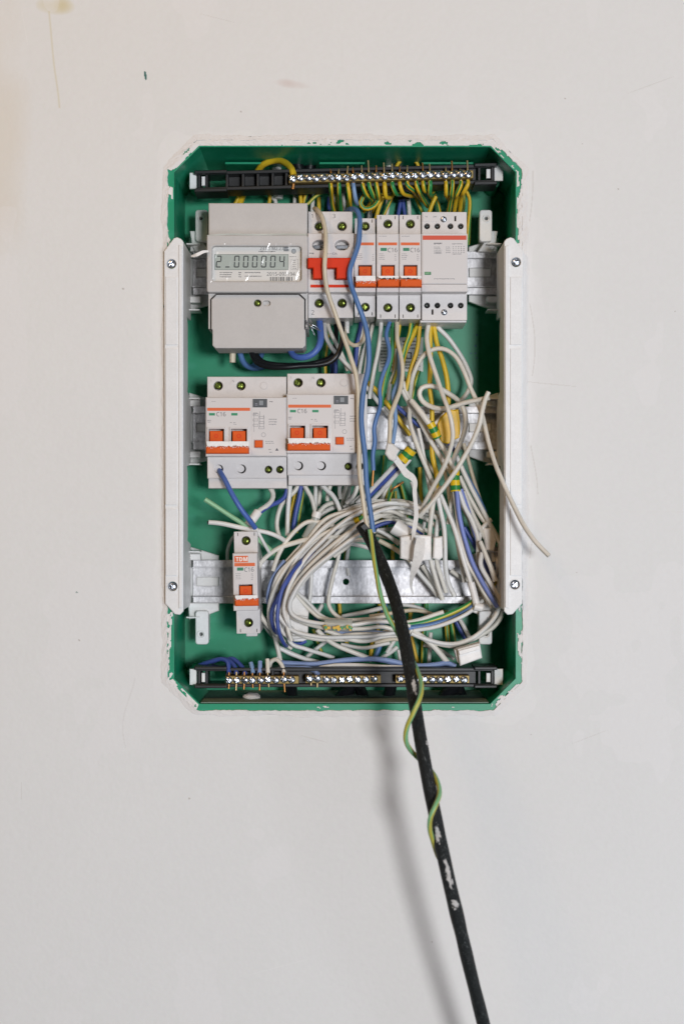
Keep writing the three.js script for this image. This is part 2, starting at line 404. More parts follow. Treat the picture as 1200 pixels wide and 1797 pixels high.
  for (let i = 0; i < 8; i++) { const a = A[i], b = A[(i + 1) % 8], l = Math.hypot(b[0] - a[0], b[1] - a[1]); seg.push([i, per, l]); per += l; }
  const at = (s, d) => {                       // point at perimeter s (pixels), d pixels outward
    s = ((s % per) + per) % per;
    const [i, s0, l] = seg.find(([, q, m]) => s <= q + m) ?? seg[7], t = (s - s0) / l, o = oct(d), a = o[i], b = o[(i + 1) % 8];
    return [a[0] + (b[0] - a[0]) * t, a[1] + (b[1] - a[1]) * t];
  };
  const ringGeo = (n, m, edge, height, keep) => {
    const pos = [], uv = [], ind = [];
    for (let i = 0; i <= n; i++) for (let j = 0; j <= m; j++) {
      const s = i / n * per, [d0, d1] = edge(s), d = d0 + (d1 - d0) * j / m, [x, y] = at(s, d), z = height(s, d, j / m);
      const p = P(x, y); pos.push(p.x, p.y, z); uv.push(p.x, p.y);
    }
    for (let i = 0; i < n; i++) for (let j = 0; j < m; j++) {
      const a = i * (m + 1) + j, b = a + m + 1;
      if (keep && !keep((i + 0.5) / n * per, (j + 0.5) / m)) continue;
      ind.push(a, b, a + 1, b, b + 1, a + 1);
    }
    const g2 = new THREE.BufferGeometry();
    g2.setAttribute('position', new THREE.Float32BufferAttribute(pos, 3)); g2.setAttribute('uv', new THREE.Float32BufferAttribute(uv, 2));
    g2.setIndex(ind); g2.computeVertexNormals();
    return g2;
  };
  const nz = (s, f, o) => N3(s * f, o, 3.3) + 0.5 * N3(s * f * 2.7, o + 9, 1.1) + 0.3 * N3(s * f * 7, o + 4, 2.2);
  // where along the perimeter: 0 top, 510 corner, 574 right side, ... bottom, left
  part(wall, 'filler_ring', ringGeo(1100, 12,
    (s) => [9.5 + 2.6 * nz(s, 0.05, 1), 21 + 5 * nz(s, 0.025, 5)],
    (s, d, t) => t === 0 ? -0.004 : t > 0.99 ? -0.0003 : 0.0001 + (0.0008 + 0.0008 * nz(s + d * 2, 0.06, 7)) * Math.pow(1 - t, 1.3)), M.plaster);
  const smearKeep = (s, t) => {
    const side = seg.find(([, q, m]) => s <= q + m)?.[0] ?? 7;
    const b = side === 0 ? (s < 250 ? 0.65 : 0.55) : side === 1 ? 0.3 : side === 2 ? (s < seg[2][1] + 640 ? 0.4 : -0.05) : side === 3 ? 0.0 : side === 4 ? -0.5 : side === 5 ? 0.6 : side === 6 ? -0.1 : 0.3;
    return N3(s * 0.03, t * 1.2, 8) + 0.5 * N3(s * 0.1, t * 2.4, 2) + 0.12 * N3(s * 0.3, t * 5, 5) + b + 0.35 * (t - 0.45) > 0.12;
  };
  part(wall, 'filler_smear', ringGeo(1500, 9, () => [1.2, 14.5], (s, d, t) => 0.0003 + 0.0006 * Math.sin(Math.PI * t) + 0.0006 * N3(s * 0.15, d * 0.3, 4), smearKeep), M.plaster);
}

// ---------------------------------------------------------------- the green flush box
const ZB = -0.085;
const enclosure = thing('flush_box', 'empty green plastic flush mounted distribution box sunk into the wall', 'box', P(600, 1236, ZB));
part(enclosure, 'shell', poly(oct(6), -0.001, ZB - 0.003, { holes: [oct(0)], bevel: 0.0003, zp: 0 }), M.green);
part(enclosure, 'back_panel', poly(oct(5.4), ZB, ZB - 0.0026, { bevel: 0, zp: 0 }), M.green);
part(enclosure, 'rim', poly(oct(17), 0, -0.0016, { holes: [oct(-1), disc(890.5, 1219.5, 3)], bevel: 0.0003, zp: 0 }), M.green);
for (const [x, y] of [[338, 320], [868, 320], [338, 1180], [868, 1180]]) {     // moulded corner posts
  const z = -0.052, g = new THREE.CylinderGeometry(0.004, 0.0048, z - ZB, 16); g.rotateX(Math.PI / 2); const p = P(x, y, z); g.translate(p.x, p.y, (z + ZB) / 2);
  part(enclosure, 'corner_post', g, M.green);
}
for (const [x0, y0, x1, y1] of [[395, 284, 470, 288], [560, 284, 640, 288], [740, 284, 830, 288]]) part(enclosure, 'moulded_rib', slab(x0, y0, x1, y1, -0.045, ZB + 0.0005, { bevel: 0.0006 }), M.green);
part(enclosure, 'dust_layer', (() => { const y = PY(1236), g = new THREE.BoxGeometry(PX(858) - PX(352), 0.0006, 0.078, 1, 1, 1); g.translate((PX(858) + PX(352)) / 2, y + 0.0008, -0.043); const u = g.attributes.uv; for (let i = 0; i < u.count; i++) u.setXY(i, u.getX(i) * 0.23, u.getY(i) * 0.08); return g; })(), mat({ map: grimy(0x849a90, 2.6, [14, 14], 0.86, [190, 194, 190]), roughness: 0.95 }));
{
  const t = printed(enclosure, 'paper_sticker', 664, 592, 742, 652, ZB + 0.0003, '#dcdcd6', 8, (g) => {
    smallPrint(g, '#4a4d4c', 668, 598, 700, 9, 5.6, 3); smallPrint(g, '#33373a', 706, 598, 738, 3, 6, 3.4);
    box(g, '#3b3f3e', 712, 618, 722, 630); box(g, '#dcdcd6', 714, 620, 720, 628); smallPrint(g, '#2c3032', 709, 634, 724, 3, 5, 4); smallPrint(g, '#555', 728, 622, 740, 5, 5, 2.4);
  }, 0.7);
  t.userData.label = 'white printed rating sticker on the green back';
  { const list = [[836, 588], [834, 607], [826, 620], [834, 620], [836, 628]].map(([x, y]) => poly(disc(x, y, R(1.4, 2.2), R(1, 1.6), 9), ZB + 0.00015, ZB + 0.00005, { bevel: 0 })); part(enclosure, 'ink_marks', merge(list), mat({ color: 0x2c5c8c, roughness: 0.6 })); }
}

// ---------------------------------------------------------------- white side brackets
const RAILS = [479, 751, 1021], ZR = -0.058;
function bracket(side, label) {
  const mx = (x) => (side < 0 ? x : 1206 - x);
  const fix = (a) => (side < 0 ? a : a.map(([x, y]) => [mx(x), y]).reverse());
  const t = thing('support_bracket', label, 'bracket', P(mx(308), 1078, 0.001), 'white brackets screwed along the sides of the box');
  const sc = [[mx(301), 463 - (side > 0 ? 3 : 0)], [mx(303), 1029 - (side > 0 ? 3 : 0)]];
  part(t, 'strip', poly(fix([[288, 441], [305, 418], [311, 416], [318, 419], [322, 424], [322, 1073], [316, 1079], [307, 1078], [290, 1059]]), 0.0052, 0.0012, { bevel: 0.0008, seg: 3, holes: sc.map(([x, y]) => disc(x, y, 8.2)) }), M.bracket);
  for (const [a, b] of [[486, 605], [612, 886], [893, 1010]]) part(t, 'raised_panel', poly(fix([[291, a], [311, a], [311, b], [291, b]]), 0.0061, 0.005, { bevel: 0.0003 }), M.bracket);
  part(t, 'edge_bead', poly(fix([[314, 430], [320, 432], [320, 1066], [314, 1068]]), 0.0064, 0.005, { bevel: 0.0005 }), M.bracket);
  // side flange, seen from inside: outline in (z, y), extruded across x
  const e = [], deep = ZR + 0.001, mid = -0.033;
  const spans = [[424, 541, 430, 556], [680, 700, 806, 826], [950, 968, 1076, 1076]];
  const Y = (y) => PY(y, 0) ;
  const prof = [[0.004, Y(424)], [deep, Y(424)], [deep, Y(545)], [mid + 0.006, Y(548)], [mid, Y(560)], [mid, Y(672)], [mid + 0.002, Y(682)], [deep, Y(690)], [deep, Y(812)], [mid + 0.006, Y(816)], [mid, Y(830)], [mid, Y(940)], [mid + 0.003, Y(950)], [deep, Y(958)], [deep, Y(1070)], [0.004, Y(1070)]];
  const sh = new THREE.Shape(prof.map(([z, y]) => new THREE.Vector2(-z, y)));
  const g = new THREE.ExtrudeGeometry(sh, { depth: 0.0018, bevelEnabled: true, bevelSize: 0.0003, bevelThickness: 0.0003, bevelSegments: 1 });
  g.rotateY(Math.PI / 2);                                         // shape x (= -z) -> -z
  g.translate(PX(mx(320), 0) + (side < 0 ? -0.0012 : -0.0006), 0, 0);
  part(t, 'side_flange', g, M.bracket);
  // seats that carry the rails, with ribs and fingers
  for (const y of RAILS) {
    part(t, 'rail_seat', poly(fix([[332, y - 62], [362, y - 53], [384, y - 46], [384, y + 50], [362, y + 58], [332, y + 66]]), ZR - 0.0078, ZR - 0.0125, { bevel: 0.0008 }), M.bracket);
    part(t, 'slot_tongue', poly(fix(rrect(345.5, y - 7.6, 383, y + 6.6, 1)), ZR - 0.0062, ZR - 0.0085, { bevel: 0.0003 }), M.bracket);
    for (const q of [-43, 47]) part(t, 'rail_clip', poly(fix(rrect(334, y + q - 6, 352, y + q + 5, 2)), ZR + 0.004, ZR - 0.0125, { bevel: 0.0008 }), M.bracket);
    for (const q of [-54, 62]) part(t, 'rib', poly(fix(rect(326, y + q, 350, y + q + 2.5)), ZR + 0.014, ZR - 0.006, { bevel: 0.0004, zp: -0.04 }), M.bracket);
  }
  for (const [y0, y1, hy, x0, x1] of [[368, 424, 383, 343, 365], [1072, 1131, 1113, 343, 366]]) {
    const m = part(t, 'mounting_foot', merge([poly(fix(rrect(x0, y0, x1, y1, 5)), -0.046, -0.054, { bevel: 0.001, seg: 3, holes: [disc(mx(353), hy, 3.1)] }), poly(fix(rect(x0 + 3, y0 + 4, x1 - 3, y1 - 4)), -0.0532, ZB, { bevel: 0.001 }),
      poly(disc(mx(353), hy, 6.8), -0.0452, -0.0464, { holes: [disc(mx(353), hy, 5.4)], bevel: 0.0003 })]), M.bracket);
    if (y0 < 500) part(t, 'foot_neck', poly(fix([[333, 405], [348, 405], [356, 424], [368, 441], [343, 442], [337, 430]]), -0.0505, -0.058, { bevel: 0.0012, seg: 3 }), M.bracket);
    else part(t, 'foot_neck', poly(fix([[330, 1058], [384, 1058], [384, 1072], [368, 1078], [366, 1084], [332, 1086]]), -0.052, -0.06, { bevel: 0.0012, seg: 3 }), M.bracket);
    part(m, 'screw_recess', poly(disc(mx(353), hy, 3.1), -0.051, -0.053, { bevel: 0 }), M.screwDark);
  }
  sc.forEach(([x, y], i) => {
    place(t, 'screw', screwHead, M.screwZinc, P(x, y, 0.0030), 7.6 * S, 0.5 + i * 0.8 + side);
    part(t, 'washer', poly(disc(x, y, 10.4), 0.0056, 0.005, { holes: [disc(x, y, 8.6)], bevel: 0.0002 }), M.bracket);
  });
  return t;
}
bracket(-1, 'white plastic bracket strip beside the electricity meter');
bracket(1, 'white plastic bracket strip crossed by a loose white wire end');

// ---------------------------------------------------------------- the three steel rails
RAILS.forEach((y, i) => {
  const t = thing('mounting_rail', ['galvanised steel rail carrying the electricity meter and upper breakers', 'galvanised steel rail carrying the two wide residual current breakers', 'galvanised steel rail with a round hole, carrying one single breaker'][i], 'rail', P(600, y, ZR), 'steel rails across the box');
  const x0 = 339, x1 = 877, h = 37.5;
  const holes = [rrect(344, y - 9, 384.5, y + 8, 1), rrect(821.5, y - 9, 862, y + 8, 1)];
  if (i === 2) holes.push(disc(607, y, 5.6));
  part(t, 'web', poly(rect(x0, y - 25, x1, y + 25), ZR - 0.006, ZR - 0.0072, { holes, bevel: 0.0001 }), M.steel);
  for (const s of [-1, 1]) {
    part(t, 'side', slab(x0, y + s * 26 - 1.3, x1, y + s * 26 + 1.3, ZR, ZR - 0.0072, { bevel: 0.0003, zp: ZR - 0.006 }), M.steel);
    part(t, 'flange', slab(x0, y + s * 32 - 6, x1, y + s * 32 + 6, ZR + 0.0008, ZR - 0.0004, { bevel: 0.0003 }), M.steel);
  }
});

// ---------------------------------------------------------------- black carriers with brass terminal bars
function carrier(label, yc, tilt, bars) {
  const t = thing('terminal_carrier', label, 'terminal strip', P(606, yc + 16, -0.045), 'black carriers with brass terminal bars');
  const yy = (x) => yc + tilt * (x - 606);
  const strip = (x0, x1, a, b, zf, zb, bv = 0.0006) => poly([[x0, yy(x0) + a], [x1, yy(x1) + a], [x1, yy(x1) + b], [x0, yy(x0) + b]], zf, zb, { bevel: bv });
  part(t, 'top_beam', strip(345, 866, -17, -11, -0.022, -0.046), M.black);
  part(t, 'bottom_beam', strip(345, 866, 11, 17, -0.022, -0.046), M.black);
  part(t, 'back_strip', strip(400, 830, -11, 11, -0.034, -0.038), M.black);
  part(t, 'tray', merge([strip(500, 835, -11.5, 11.5, -0.0275, -0.034)]), M.black);
  for (const x of [347, 360, 396, 424, 450, 476, 500, 838, 861]) part(t, 'cross_rib', strip(x, x + 5, -13, 13, -0.024, -0.046, 0.0005), M.black);
  for (const [x0, x1] of [[341, 398], [832, 872]]) for (const s of [-1, 1]) part(t, 'end_grip', strip(x0, x1, s * 16 - 3, s * 16 + 3, -0.0195, -0.046, 0.0007), M.black);
  for (const [x0, x1] of [[333, 345], [867, 882]]) part(t, 'end_clip', strip(x0, x1, -15, 13, -0.026, -0.029, 0.0004), M.bracket);
  for (const [x0, x1] of [[354, 360], [853, 860]]) part(t, 'clip_tab', strip(x0, x1, -8, 8, -0.0235, -0.027, 0.0004), M.bracket);
  for (const { x0, x1, n, s0, s1, dy = 0 } of bars) {
    const b = part(t, 'brass_bar', strip(x0, x1, -6.5 + dy, 7 + dy, -0.016, -0.0275, 0.0004), M.brass);
    for (let i = 0; i < n; i++) {
      const x = s0 + (s1 - s0) * i / (n - 1), d = R(-1.6, 1.2);
      place(b, 'screw', screwHead, M.screwZinc, P(x + R(-0.4, 0.4), yy(x) + d + dy, -0.016 + R(0, 0.002)), R(6.7, 7.4) * S * (dy ? 0.97 : 1), R(0, 3)).rotation.set(R(-0.1, 0.1), R(-0.1, 0.1), R(0, 3));
    }
  }
  return (x) => yy(x);
}
const yTop = carrier('black terminal carrier along the top with one long brass bar', 311, -0.026, [{ x0: 507, x1: 830, n: 24, s0: 514, s1: 821 }]);
const yBot = carrier('black terminal carrier along the bottom with three short brass bars', 1189, 0, [{ x0: 396, x1: 524, n: 9, s0: 402, s1: 512, dy: 4 }, { x0: 536, x1: 668, n: 9, s0: 543, s1: 656, dy: 3 }, { x0: 694, x1: 823, n: 9, s0: 702, s1: 814, dy: 3 }]);

// ---------------------------------------------------------------- devices
const GREY = '#d3cfcc', INK = '#55555a', FAINT = '#8b8a8c';
const devSections = (list) => merge(list);
function terminal(parent, x, y, zf, r, m = M.screwYellow) {
  part(parent, 'terminal_well', poly(disc(x, y, r + 0.2, r + 0.2, 16), zf - 0.014, zf - 0.0155, { bevel: 0, zp: zf }), M.device);
  const sc = place(parent, 'terminal_screw', screwHead, m, P(x, y, zf - 0.0066), r * 0.84 * S, R(0, 3)); sc.rotation.x = R(-0.16, 0.16); sc.rotation.y = R(-0.3, 0.02);
}
function jagged(x0, x1, yt, yb, j) {
  const o = [[x0, yt], [x1, yt]]; for (let x = x1; x > x0; x -= R(1, 2.6)) o.push([x, yb + R(-j, j)]); return o;
}
function peel(parent, x0, x1, yt, yb, z, j = 1.6, crumbs = 8) {
  part(parent, 'peeled_film', poly(jagged(x0, x1, yt, yb, j), z + 0.0005, z + 0.0001, { bevel: 0.0001, seg: 1 }), M.film);
  const list = [];
  for (let i = 0; i < crumbs; i++) { const x = R(x0, x1), y = yb + R(0.3, 1) * R(0.5, 4.5), r = R(0.25, 0.8); list.push(poly(disc(x, y, r, r * R(0.6, 1.2), 6), z + 0.0007, z + 0.0001, { bevel: 0 })); }
  if (list.length) { const c = part(parent, 'film_crumbs', merge(list), M.film); c.userData.kind = 'stuff'; }
}
const ZS = -0.013, ZN = 0.003;                     // shoulders and nose of a modular device
const DEVB = ZR + 0.0022;
function singleBreaker(label, x, o = {}) {
  const { top = 377, nose = 410, bot = 513, end = 560, w = 38.5, cx = x + w / 2, ht = 393, hb = 540, dxb = 0, dxt = 0, tdm = false, nx0 = x - 0.5, print = true, flag = true, zs = ZS } = o;
  const t = thing('circuit_breaker', label, 'circuit breaker', P(cx, end, DEVB), o.group ?? null);
  const k = (y) => (y - 410) + nose;
  const notch = (y, d) => [6, w - 7].map((q) => rect(x + q + d, y, x + q + 1 + d, y + 5.5));
  part(t, 'housing', devSections([
    poly(rrect(x + dxt, top, x + w + dxt - 0.7, nose + 4, 1.2), zs, DEVB, { holes: [disc(cx + dxt, ht, 8), ...notch(top + 2, dxt)], bevel: 0.0003 }),
    poly(rrect(nx0, nose, x + w, bot, 1.2), ZN, DEVB, { holes: [rect(cx - 12, k(465), cx + 12, k(490))], bevel: 0.0006 }),
    poly(rrect(x + dxb, bot - 4, x + w + dxb - 0.7, end, 1.2), zs, DEVB, { holes: [disc(cx + dxb, hb, 8), ...notch(end - 8, dxb)], bevel: 0.0003 }),
  ]), M.device);
  terminal(t, cx + dxt, ht, zs, 7.6); terminal(t, cx + dxb, hb, zs, 7.6);
  const p0 = nose + 1.6;
  printed(t, 'printed_face', x + 1.5, p0, x + w - 1.5, k(463), ZN + 0.0002, GREY, 22, (g) => {
    if (tdm) { box(g, '#dc6428', x + 2, k(414.5), x + 26, k(426)); text(g, '#f4efe8', 'TDM', x + 4.5, k(424.3), 10, 'sans-serif', 'bold'); box(g, '#dc6428', x + 2, k(427), x + w - 4, k(433)); smallPrint(g, '#c2551f', x + 8, k(429), x + 24, 1, 3); }
    else { box(g, '#dc6428', x + 2.5, k(425.5), x + w - 3, k(430.6)); smallPrint(g, '#cf5a22', x + 22, k(427), x + 32, 1, 3); smallPrint(g, FAINT, x + 4, k(414), x + 20, 1, 3, 1.4); }
    if (flag) box(g, '#2b7d5c', x + 6.5, k(435), x + 17.5, k(440.5));
    if (print) text(g, INK, 'C16', x + 18.5, k(442.2), 10.4);
    smallPrint(g, FAINT, x + 4, k(445), x + 15, 4, 3.1, 1.5); smallPrint(g, FAINT, x + 31, k(446), x + 35, 4, 3.3, 1.5);
  });
  part(t, 'window_floor', slab(cx - 12, k(465), cx + 12, k(490), -0.012, -0.014, { bevel: 0, zp: ZN }), M.device);
  const lever = part(t, 'toggle', merge([poly(rrect(cx - 10.5, k(467.5), cx + 10.5, k(486), 1), 0.0022, -0.012, { bevel: 0.0006 }), poly(rrect(x + 1.5, k(489.5), x + w + 1, k(503), 1.5), 0.011, 0.0034, { bevel: 0.0012, seg: 3 })]), M.orange);
  part(lever, 'position_ring', poly(disc(cx, k(476), 3.4), 0.0025, 0.0021, { holes: [disc(cx, k(476), 2.4)], bevel: 0 }), M.red);
  if (o.peel) peel(t, x + 2, x + w, k(484), k(o.peel), 0.0112, 1.2, o.crumbs ?? 22);
  return t;
}

// electricity meter
{
  const t = thing('electricity_meter', 'grey electricity meter with a digital display and sealed terminal lid', 'meter', P(452, 612, DEVB));
  const MG = '#c3bdb8';
  part(t, 'housing', merge([
    poly(rrect(366, 356, 539.5, 418, 3), -0.002, DEVB, { bevel: 0.0012, seg: 3 }),
    poly(rrect(363, 412, 540, 513, 4), 0.007, DEVB, { bevel: 0.0012, seg: 4, holes: [rrect(372.5, 432, 528.5, 493, 5)] }),
    poly([[366, 509], [540, 509], [540, 577], [536, 577], [536, 525], [525.4, 515], [379.4, 515], [369, 525], [369, 577], [366, 577]], -0.001, DEVB, { bevel: 0.0003 }),
    slab(366.5, 510, 539.5, 576.5, -0.02, DEVB, { bevel: 0, zp: -0.001 }),
  ]), M.meter);
  const lid = part(t, 'terminal_lid', poly([[380, 517], [524, 517], [534, 526], [534, 577], [536, 579], [536, 606], [531, 611], [378, 611], [373, 606], [373, 579], [371, 577], [371, 526]], 0.002, -0.035, { bevel: 0.0007, seg: 3, holes: [disc(452, 532, 6.4), rrect(462, 528, 474, 536.5, 3.5)] }), M.meter);
  part(t, 'film_edge', ribbon([[364, 414, 3, 6.6, 0.3], [400, 411, 2.6, 6.6], [450, 412, 3, 6.8], [500, 411, 2.4, 6.8], [539, 412, 3, 6.6]], 0.0006), M.frosted);
  part(lid, 'screw_well', poly(disc(452, 532, 6.6), -0.004, -0.005, { bevel: 0 }), M.meter);
  part(lid, 'slot_floor', slab(461, 527, 475, 537.5, -0.001, -0.003, { bevel: 0 }), M.meter);
  place(lid, 'screw', screwHead, M.screwYellow, P(452, 532, -0.0018), 5.4 * S, 0.5);
  printed(t, 'face_plate', 371, 431, 530.5, 494.5, 0.0022, '#d8d6d2', 11, (g) => {
    box(g, '#d9d8d3', 371, 431, 531, 495);
    box(g, '#a9b3ac', 377, 446.5, 506, 473.5); g.strokeStyle = '#717a75'; g.lineWidth = 0.8; g.strokeRect(377, 446.5, 129, 27);
    text(g, '#45484a', '231.1 M2.2.0', 456, 439, 7.6); smallPrint(g, INK, 454, 440.5, 488, 1, 3, 2);
    box(g, '#63686a', 498, 431.5, 507, 441); smallPrint(g, '#dadada', 499, 433, 506, 3, 2.6, 1.2);
    // seven segment digits
    const segs = { 0: 'abcdef', 2: 'abged', 4: 'fgbc', _: 'd' };
    const dig = (ch, x, y) => { const w = 9.5, h = 21, th = 2; const R1 = { a: [1, 0, w - 2, th], g: [1, h / 2 - th / 2, w - 2, th], d: [1, h - th, w - 2, th], f: [0, 1.2, th, h / 2 - 2], b: [w - th, 1.2, th, h / 2 - 2], e: [0, h / 2 + 0.8, th, h / 2 - 2], c: [w - th, h / 2 + 0.8, th, h / 2 - 2] };
      g.fillStyle = '#33393a'; for (const s of segs[ch]) { const q = R1[s]; g.save(); g.transform(1, 0, -0.06, 1, x + 1, y); g.fillRect(...q); g.restore(); } };
    [...'2_000004'].forEach((c, i) => dig(c, 379 + i * 15.8, 448.6));
    g.strokeStyle = '#5c6163'; g.lineWidth = 1.6; g.beginPath(); g.arc(515.5, 441, 3.4, 0, 7); g.stroke(); g.fillStyle = '#9fa4a6'; g.fill();
    smallPrint(g, INK, 508, 450, 523, 1, 3, 1.3); g.strokeStyle = FAINT; g.lineWidth = 0.5; g.strokeRect(511, 455, 12, 18); smallPrint(g, INK, 514, 457, 521, 5, 3.3, 1.3);
    smallPrint(g, INK, 386, 477.5, 412, 3, 3.8, 2); smallPrint(g, INK, 419, 477.5, 424, 3, 3.8, 2); smallPrint(g, INK, 430, 477.5, 463, 1, 3.6, 2); smallPrint(g, INK, 430, 484, 465, 1, 3.6, 2);
    text(g, '#44474a', '2015-093194', 468, 484, 8.6); for (let i = 0, x = 474; x < 514; i++) { const w = 0.6 + ((i * 7) % 5) * 0.35; box(g, '#3f4244', x, 486, x + w, 493); x += w + 0.7 + ((i * 3) % 4) * 0.45; }
  }, 0.45);
  { // creased protective film left on the display
    const n = 60, m = 26, pos = [], uv = [], ind = [];
    for (let j = 0; j <= m; j++) for (let i = 0; i <= n; i++) {
      const x = 365 + 166 * i / n, y = 427 + 70 * j / m, z = 0.0076 + 0.0009 * Math.abs(N3(x * 0.07 + y * 0.02, y * 0.018, 3)) + 0.0007 * Math.max(0, N3(x * 0.16 + y * 0.05, y * 0.03, 8));
      const p = P(x, y, z); pos.push(p.x, p.y, p.z); uv.push(p.x, p.y);
    }
    for (let j = 0; j < m; j++) for (let i = 0; i < n; i++) { const a = j * (n + 1) + i, b = a + n + 1; ind.push(a, b, a + 1, b, b + 1, a + 1); }
    const g = new THREE.BufferGeometry(); g.setAttribute('position', new THREE.Float32BufferAttribute(pos, 3)); g.setAttribute('uv', new THREE.Float32BufferAttribute(uv, 2)); g.setIndex(ind); g.computeVertexNormals();
    const f = part(t, 'protective_film', g, M.clear); f.userData.label = 'creased clear film over the display';
    part(t, 'film_tail', ribbon([[366, 441, 3, 8], [357, 442, 5, 10, 0.6], [346, 447, 6, 11], [336, 450, 3, 8]], 0.0004), M.film);
  }
  // twisted seal wire at the lid's corner
  const sw = [];
  for (const q of ['534,560,-2 541,566,4 548,574,6 556,578,4 563,581,0', '536,566,0 543,569,6 549,570,6 556,574,5 560,580,3', '540,563,1 546,575,6 552,588,4', '543,560,2 547,569,7 545,578,6 539,574,3'])
    sw.push(tube(catmull(parsePath(q, 0)), 0.9 * S, { sides: 6 }));
  solo('seal_wire', merge(sw), M.screwZinc, 'twisted thin steel seal wire at the corner of the meter lid', 'wire');
}

// two pole main switch
{
  const t = thing('main_switch', 'grey two pole isolator switch with a wide red handle', 'switch', P(580, 558, DEVB));
  const el = [disc(560, 430, 12, 9), disc(600, 430, 12.5, 9)];
  part(t, 'housing', merge([
    poly(rrect(541, 371, 618.5, 413, 1.2), -0.008, DEVB, { holes: [disc(560, 397, 8.2), disc(600, 397, 8.2)], bevel: 0.0006 }),
    poly(rrect(540, 409, 621, 513, 1.5), 0.004, DEVB, { holes: el, bevel: 0.0008 }),
    poly(rrect(541, 509, 619.5, 558, 1.2), -0.008, DEVB, { holes: [disc(560, 532, 8.2), disc(600, 532, 8.2)], bevel: 0.0006 }),
    slab(579.6, 371.5, 580.2, 409, -0.0077, -0.0083, { bevel: 0 }),
  ]), M.device);
  for (const x of [560, 600]) { terminal(t, x, 397, -0.008, 7.8); terminal(t, x, 532, -0.008, 7.8);
    part(t, 'contact_plate', slab(x - 14, 420, x + 14, 440, -0.006, -0.007, { bevel: 0, zp: 0.004 }), M.device); part(t, 'contact_strip', slab(x - 10, 430, x + 11, 437, 0.0005, -0.003, { bevel: 0.0004 }), M.screwZinc); }
  printed(t, 'printed_face', 541.5, 440.5, 617, 451, 0.0043, GREY, 20, (g) => { smallPrint(g, INK, 543, 443.5, 551, 1, 3, 2.6); text(g, INK, 'in = 63A', 572, 447, 5.4); });
  printed(t, 'printed_face', 544, 373.5, 554, 386, -0.0077, GREY, 20, (g) => text(g, INK, '1', 545.5, 383, 10));
  printed(t, 'printed_face', 582, 373.5, 594, 386, -0.0077, GREY, 20, (g) => text(g, INK, '3', 583.5, 383, 10));
  printed(t, 'printed_face', 545, 541, 556, 555, -0.0077, GREY, 20, (g) => text(g, INK, '2', 546, 552.5, 11));
  const h = part(t, 'handle', merge([poly([[540, 452], [618, 452], [618, 470], [612, 470], [612, 489], [590, 489], [590, 470], [567, 470], [567, 489], [549, 489], [549, 470], [540, 470]], 0.013, 0.0045, { bevel: 0.0012, seg: 3 })]), M.red);
  part(t, 'red_line', slab(545, 499.5, 614, 504.5, 0.0045, 0.0038, { bevel: 0.0001 }), M.red);
}
singleBreaker('narrow breaker with orange toggle, wedged beside the red handled switch', 622, { top: 383, end: 556, w: 37, ht: 397, hb: 539, print: false, flag: false, peel: 493, crumbs: 40, zs: -0.018, group: 'single breakers on the upper rail' });
singleBreaker('C16 breaker with orange toggle, between the unmarked breaker and another C16', 661, { group: 'single breakers on the upper rail', peel: 488 });
singleBreaker('C16 breaker with orange toggle, beside the red striped relay', 700.5, { group: 'single breakers on the upper rail', peel: 488 });

// red striped protection relay
{
  const t = thing('protection_relay', 'grey protection relay with a red stripe and eight small terminals', 'relay', P(780, 566, DEVB));
  const hx = [749, 767, 790, 808];
  part(t, 'housing', merge([
    poly(rrect(740, 372, 818.5, 413, 1.2), -0.010, DEVB, { holes: [...hx.map((x) => disc(x, 397, 5)), rect(797, 379, 800, 388)], bevel: 0.0003 }),
    poly(rrect(739.5, 410, 820, 498.4, 1.5), 0.004, DEVB, { bevel: 0.0003 }), poly(rrect(739.5, 498.9, 820, 512, 1.5), 0.0038, DEVB, { bevel: 0.0003 }),
    poly(rrect(740, 508, 819, 562, 1.2), -0.010, DEVB, { holes: [...hx.map((x) => disc(x, 536, 5)), rect(757, 543, 760, 552)], bevel: 0.0003 }),
  ]), M.device);
  for (const x of hx) { terminal(t, x, 397, -0.010, 5, M.screwDark); terminal(t, x, 536, -0.010, 5, M.screwDark); }
  place(t, 'cover_screw', screwHead, M.screwZinc, P(778, 385, -0.010), 5.6 * S, 0.3); place(t, 'cover_screw', screwHead, M.screwZinc, P(779, 548, -0.010), 5.6 * S, 0.9);
  part(t, 'base_ledge', slab(737, 561, 818, 566, -0.014, DEVB, { bevel: 0.0005 }), M.device);
  printed(t, 'printed_face', 741.5, 412, 818, 497, 0.0043, GREY, 14, (g) => {
    box(g, '#cf4a26', 741, 413.3, 819, 421); smallPrint(g, INK, 761, 426, 781, 1, 4, 3.2); smallPrint(g, FAINT, 761, 433, 775, 5, 2.8, 1.5); smallPrint(g, FAINT, 782, 433, 790, 4, 3.2, 1.6); smallPrint(g, FAINT, 793, 427, 815, 1, 3, 2.4);
    for (let i = 0; i < 5; i++) smallPrint(g, FAINT, 794 + i * 4.6, 432, 796.5 + i * 4.6, 4, 3.4, 2); smallPrint(g, FAINT, 762, 442, 778, 1, 3, 2); smallPrint(g, FAINT, 793, 445, 815, 1, 3, 2);
    box(g, '#3b7d52', 744.5, 477, 756, 482.5); smallPrint(g, '#a9d0a0', 746, 478.5, 754, 1, 3, 2); smallPrint(g, FAINT, 761, 488.5, 811, 1, 3, 2);
  });
  printed(t, 'printed_face', 742, 375, 768, 389, -0.0097, GREY, 14, (g) => { smallPrint(g, FAINT, 746, 379, 750, 1, 4, 3); smallPrint(g, FAINT, 760, 379, 767, 1, 4, 3); });
}

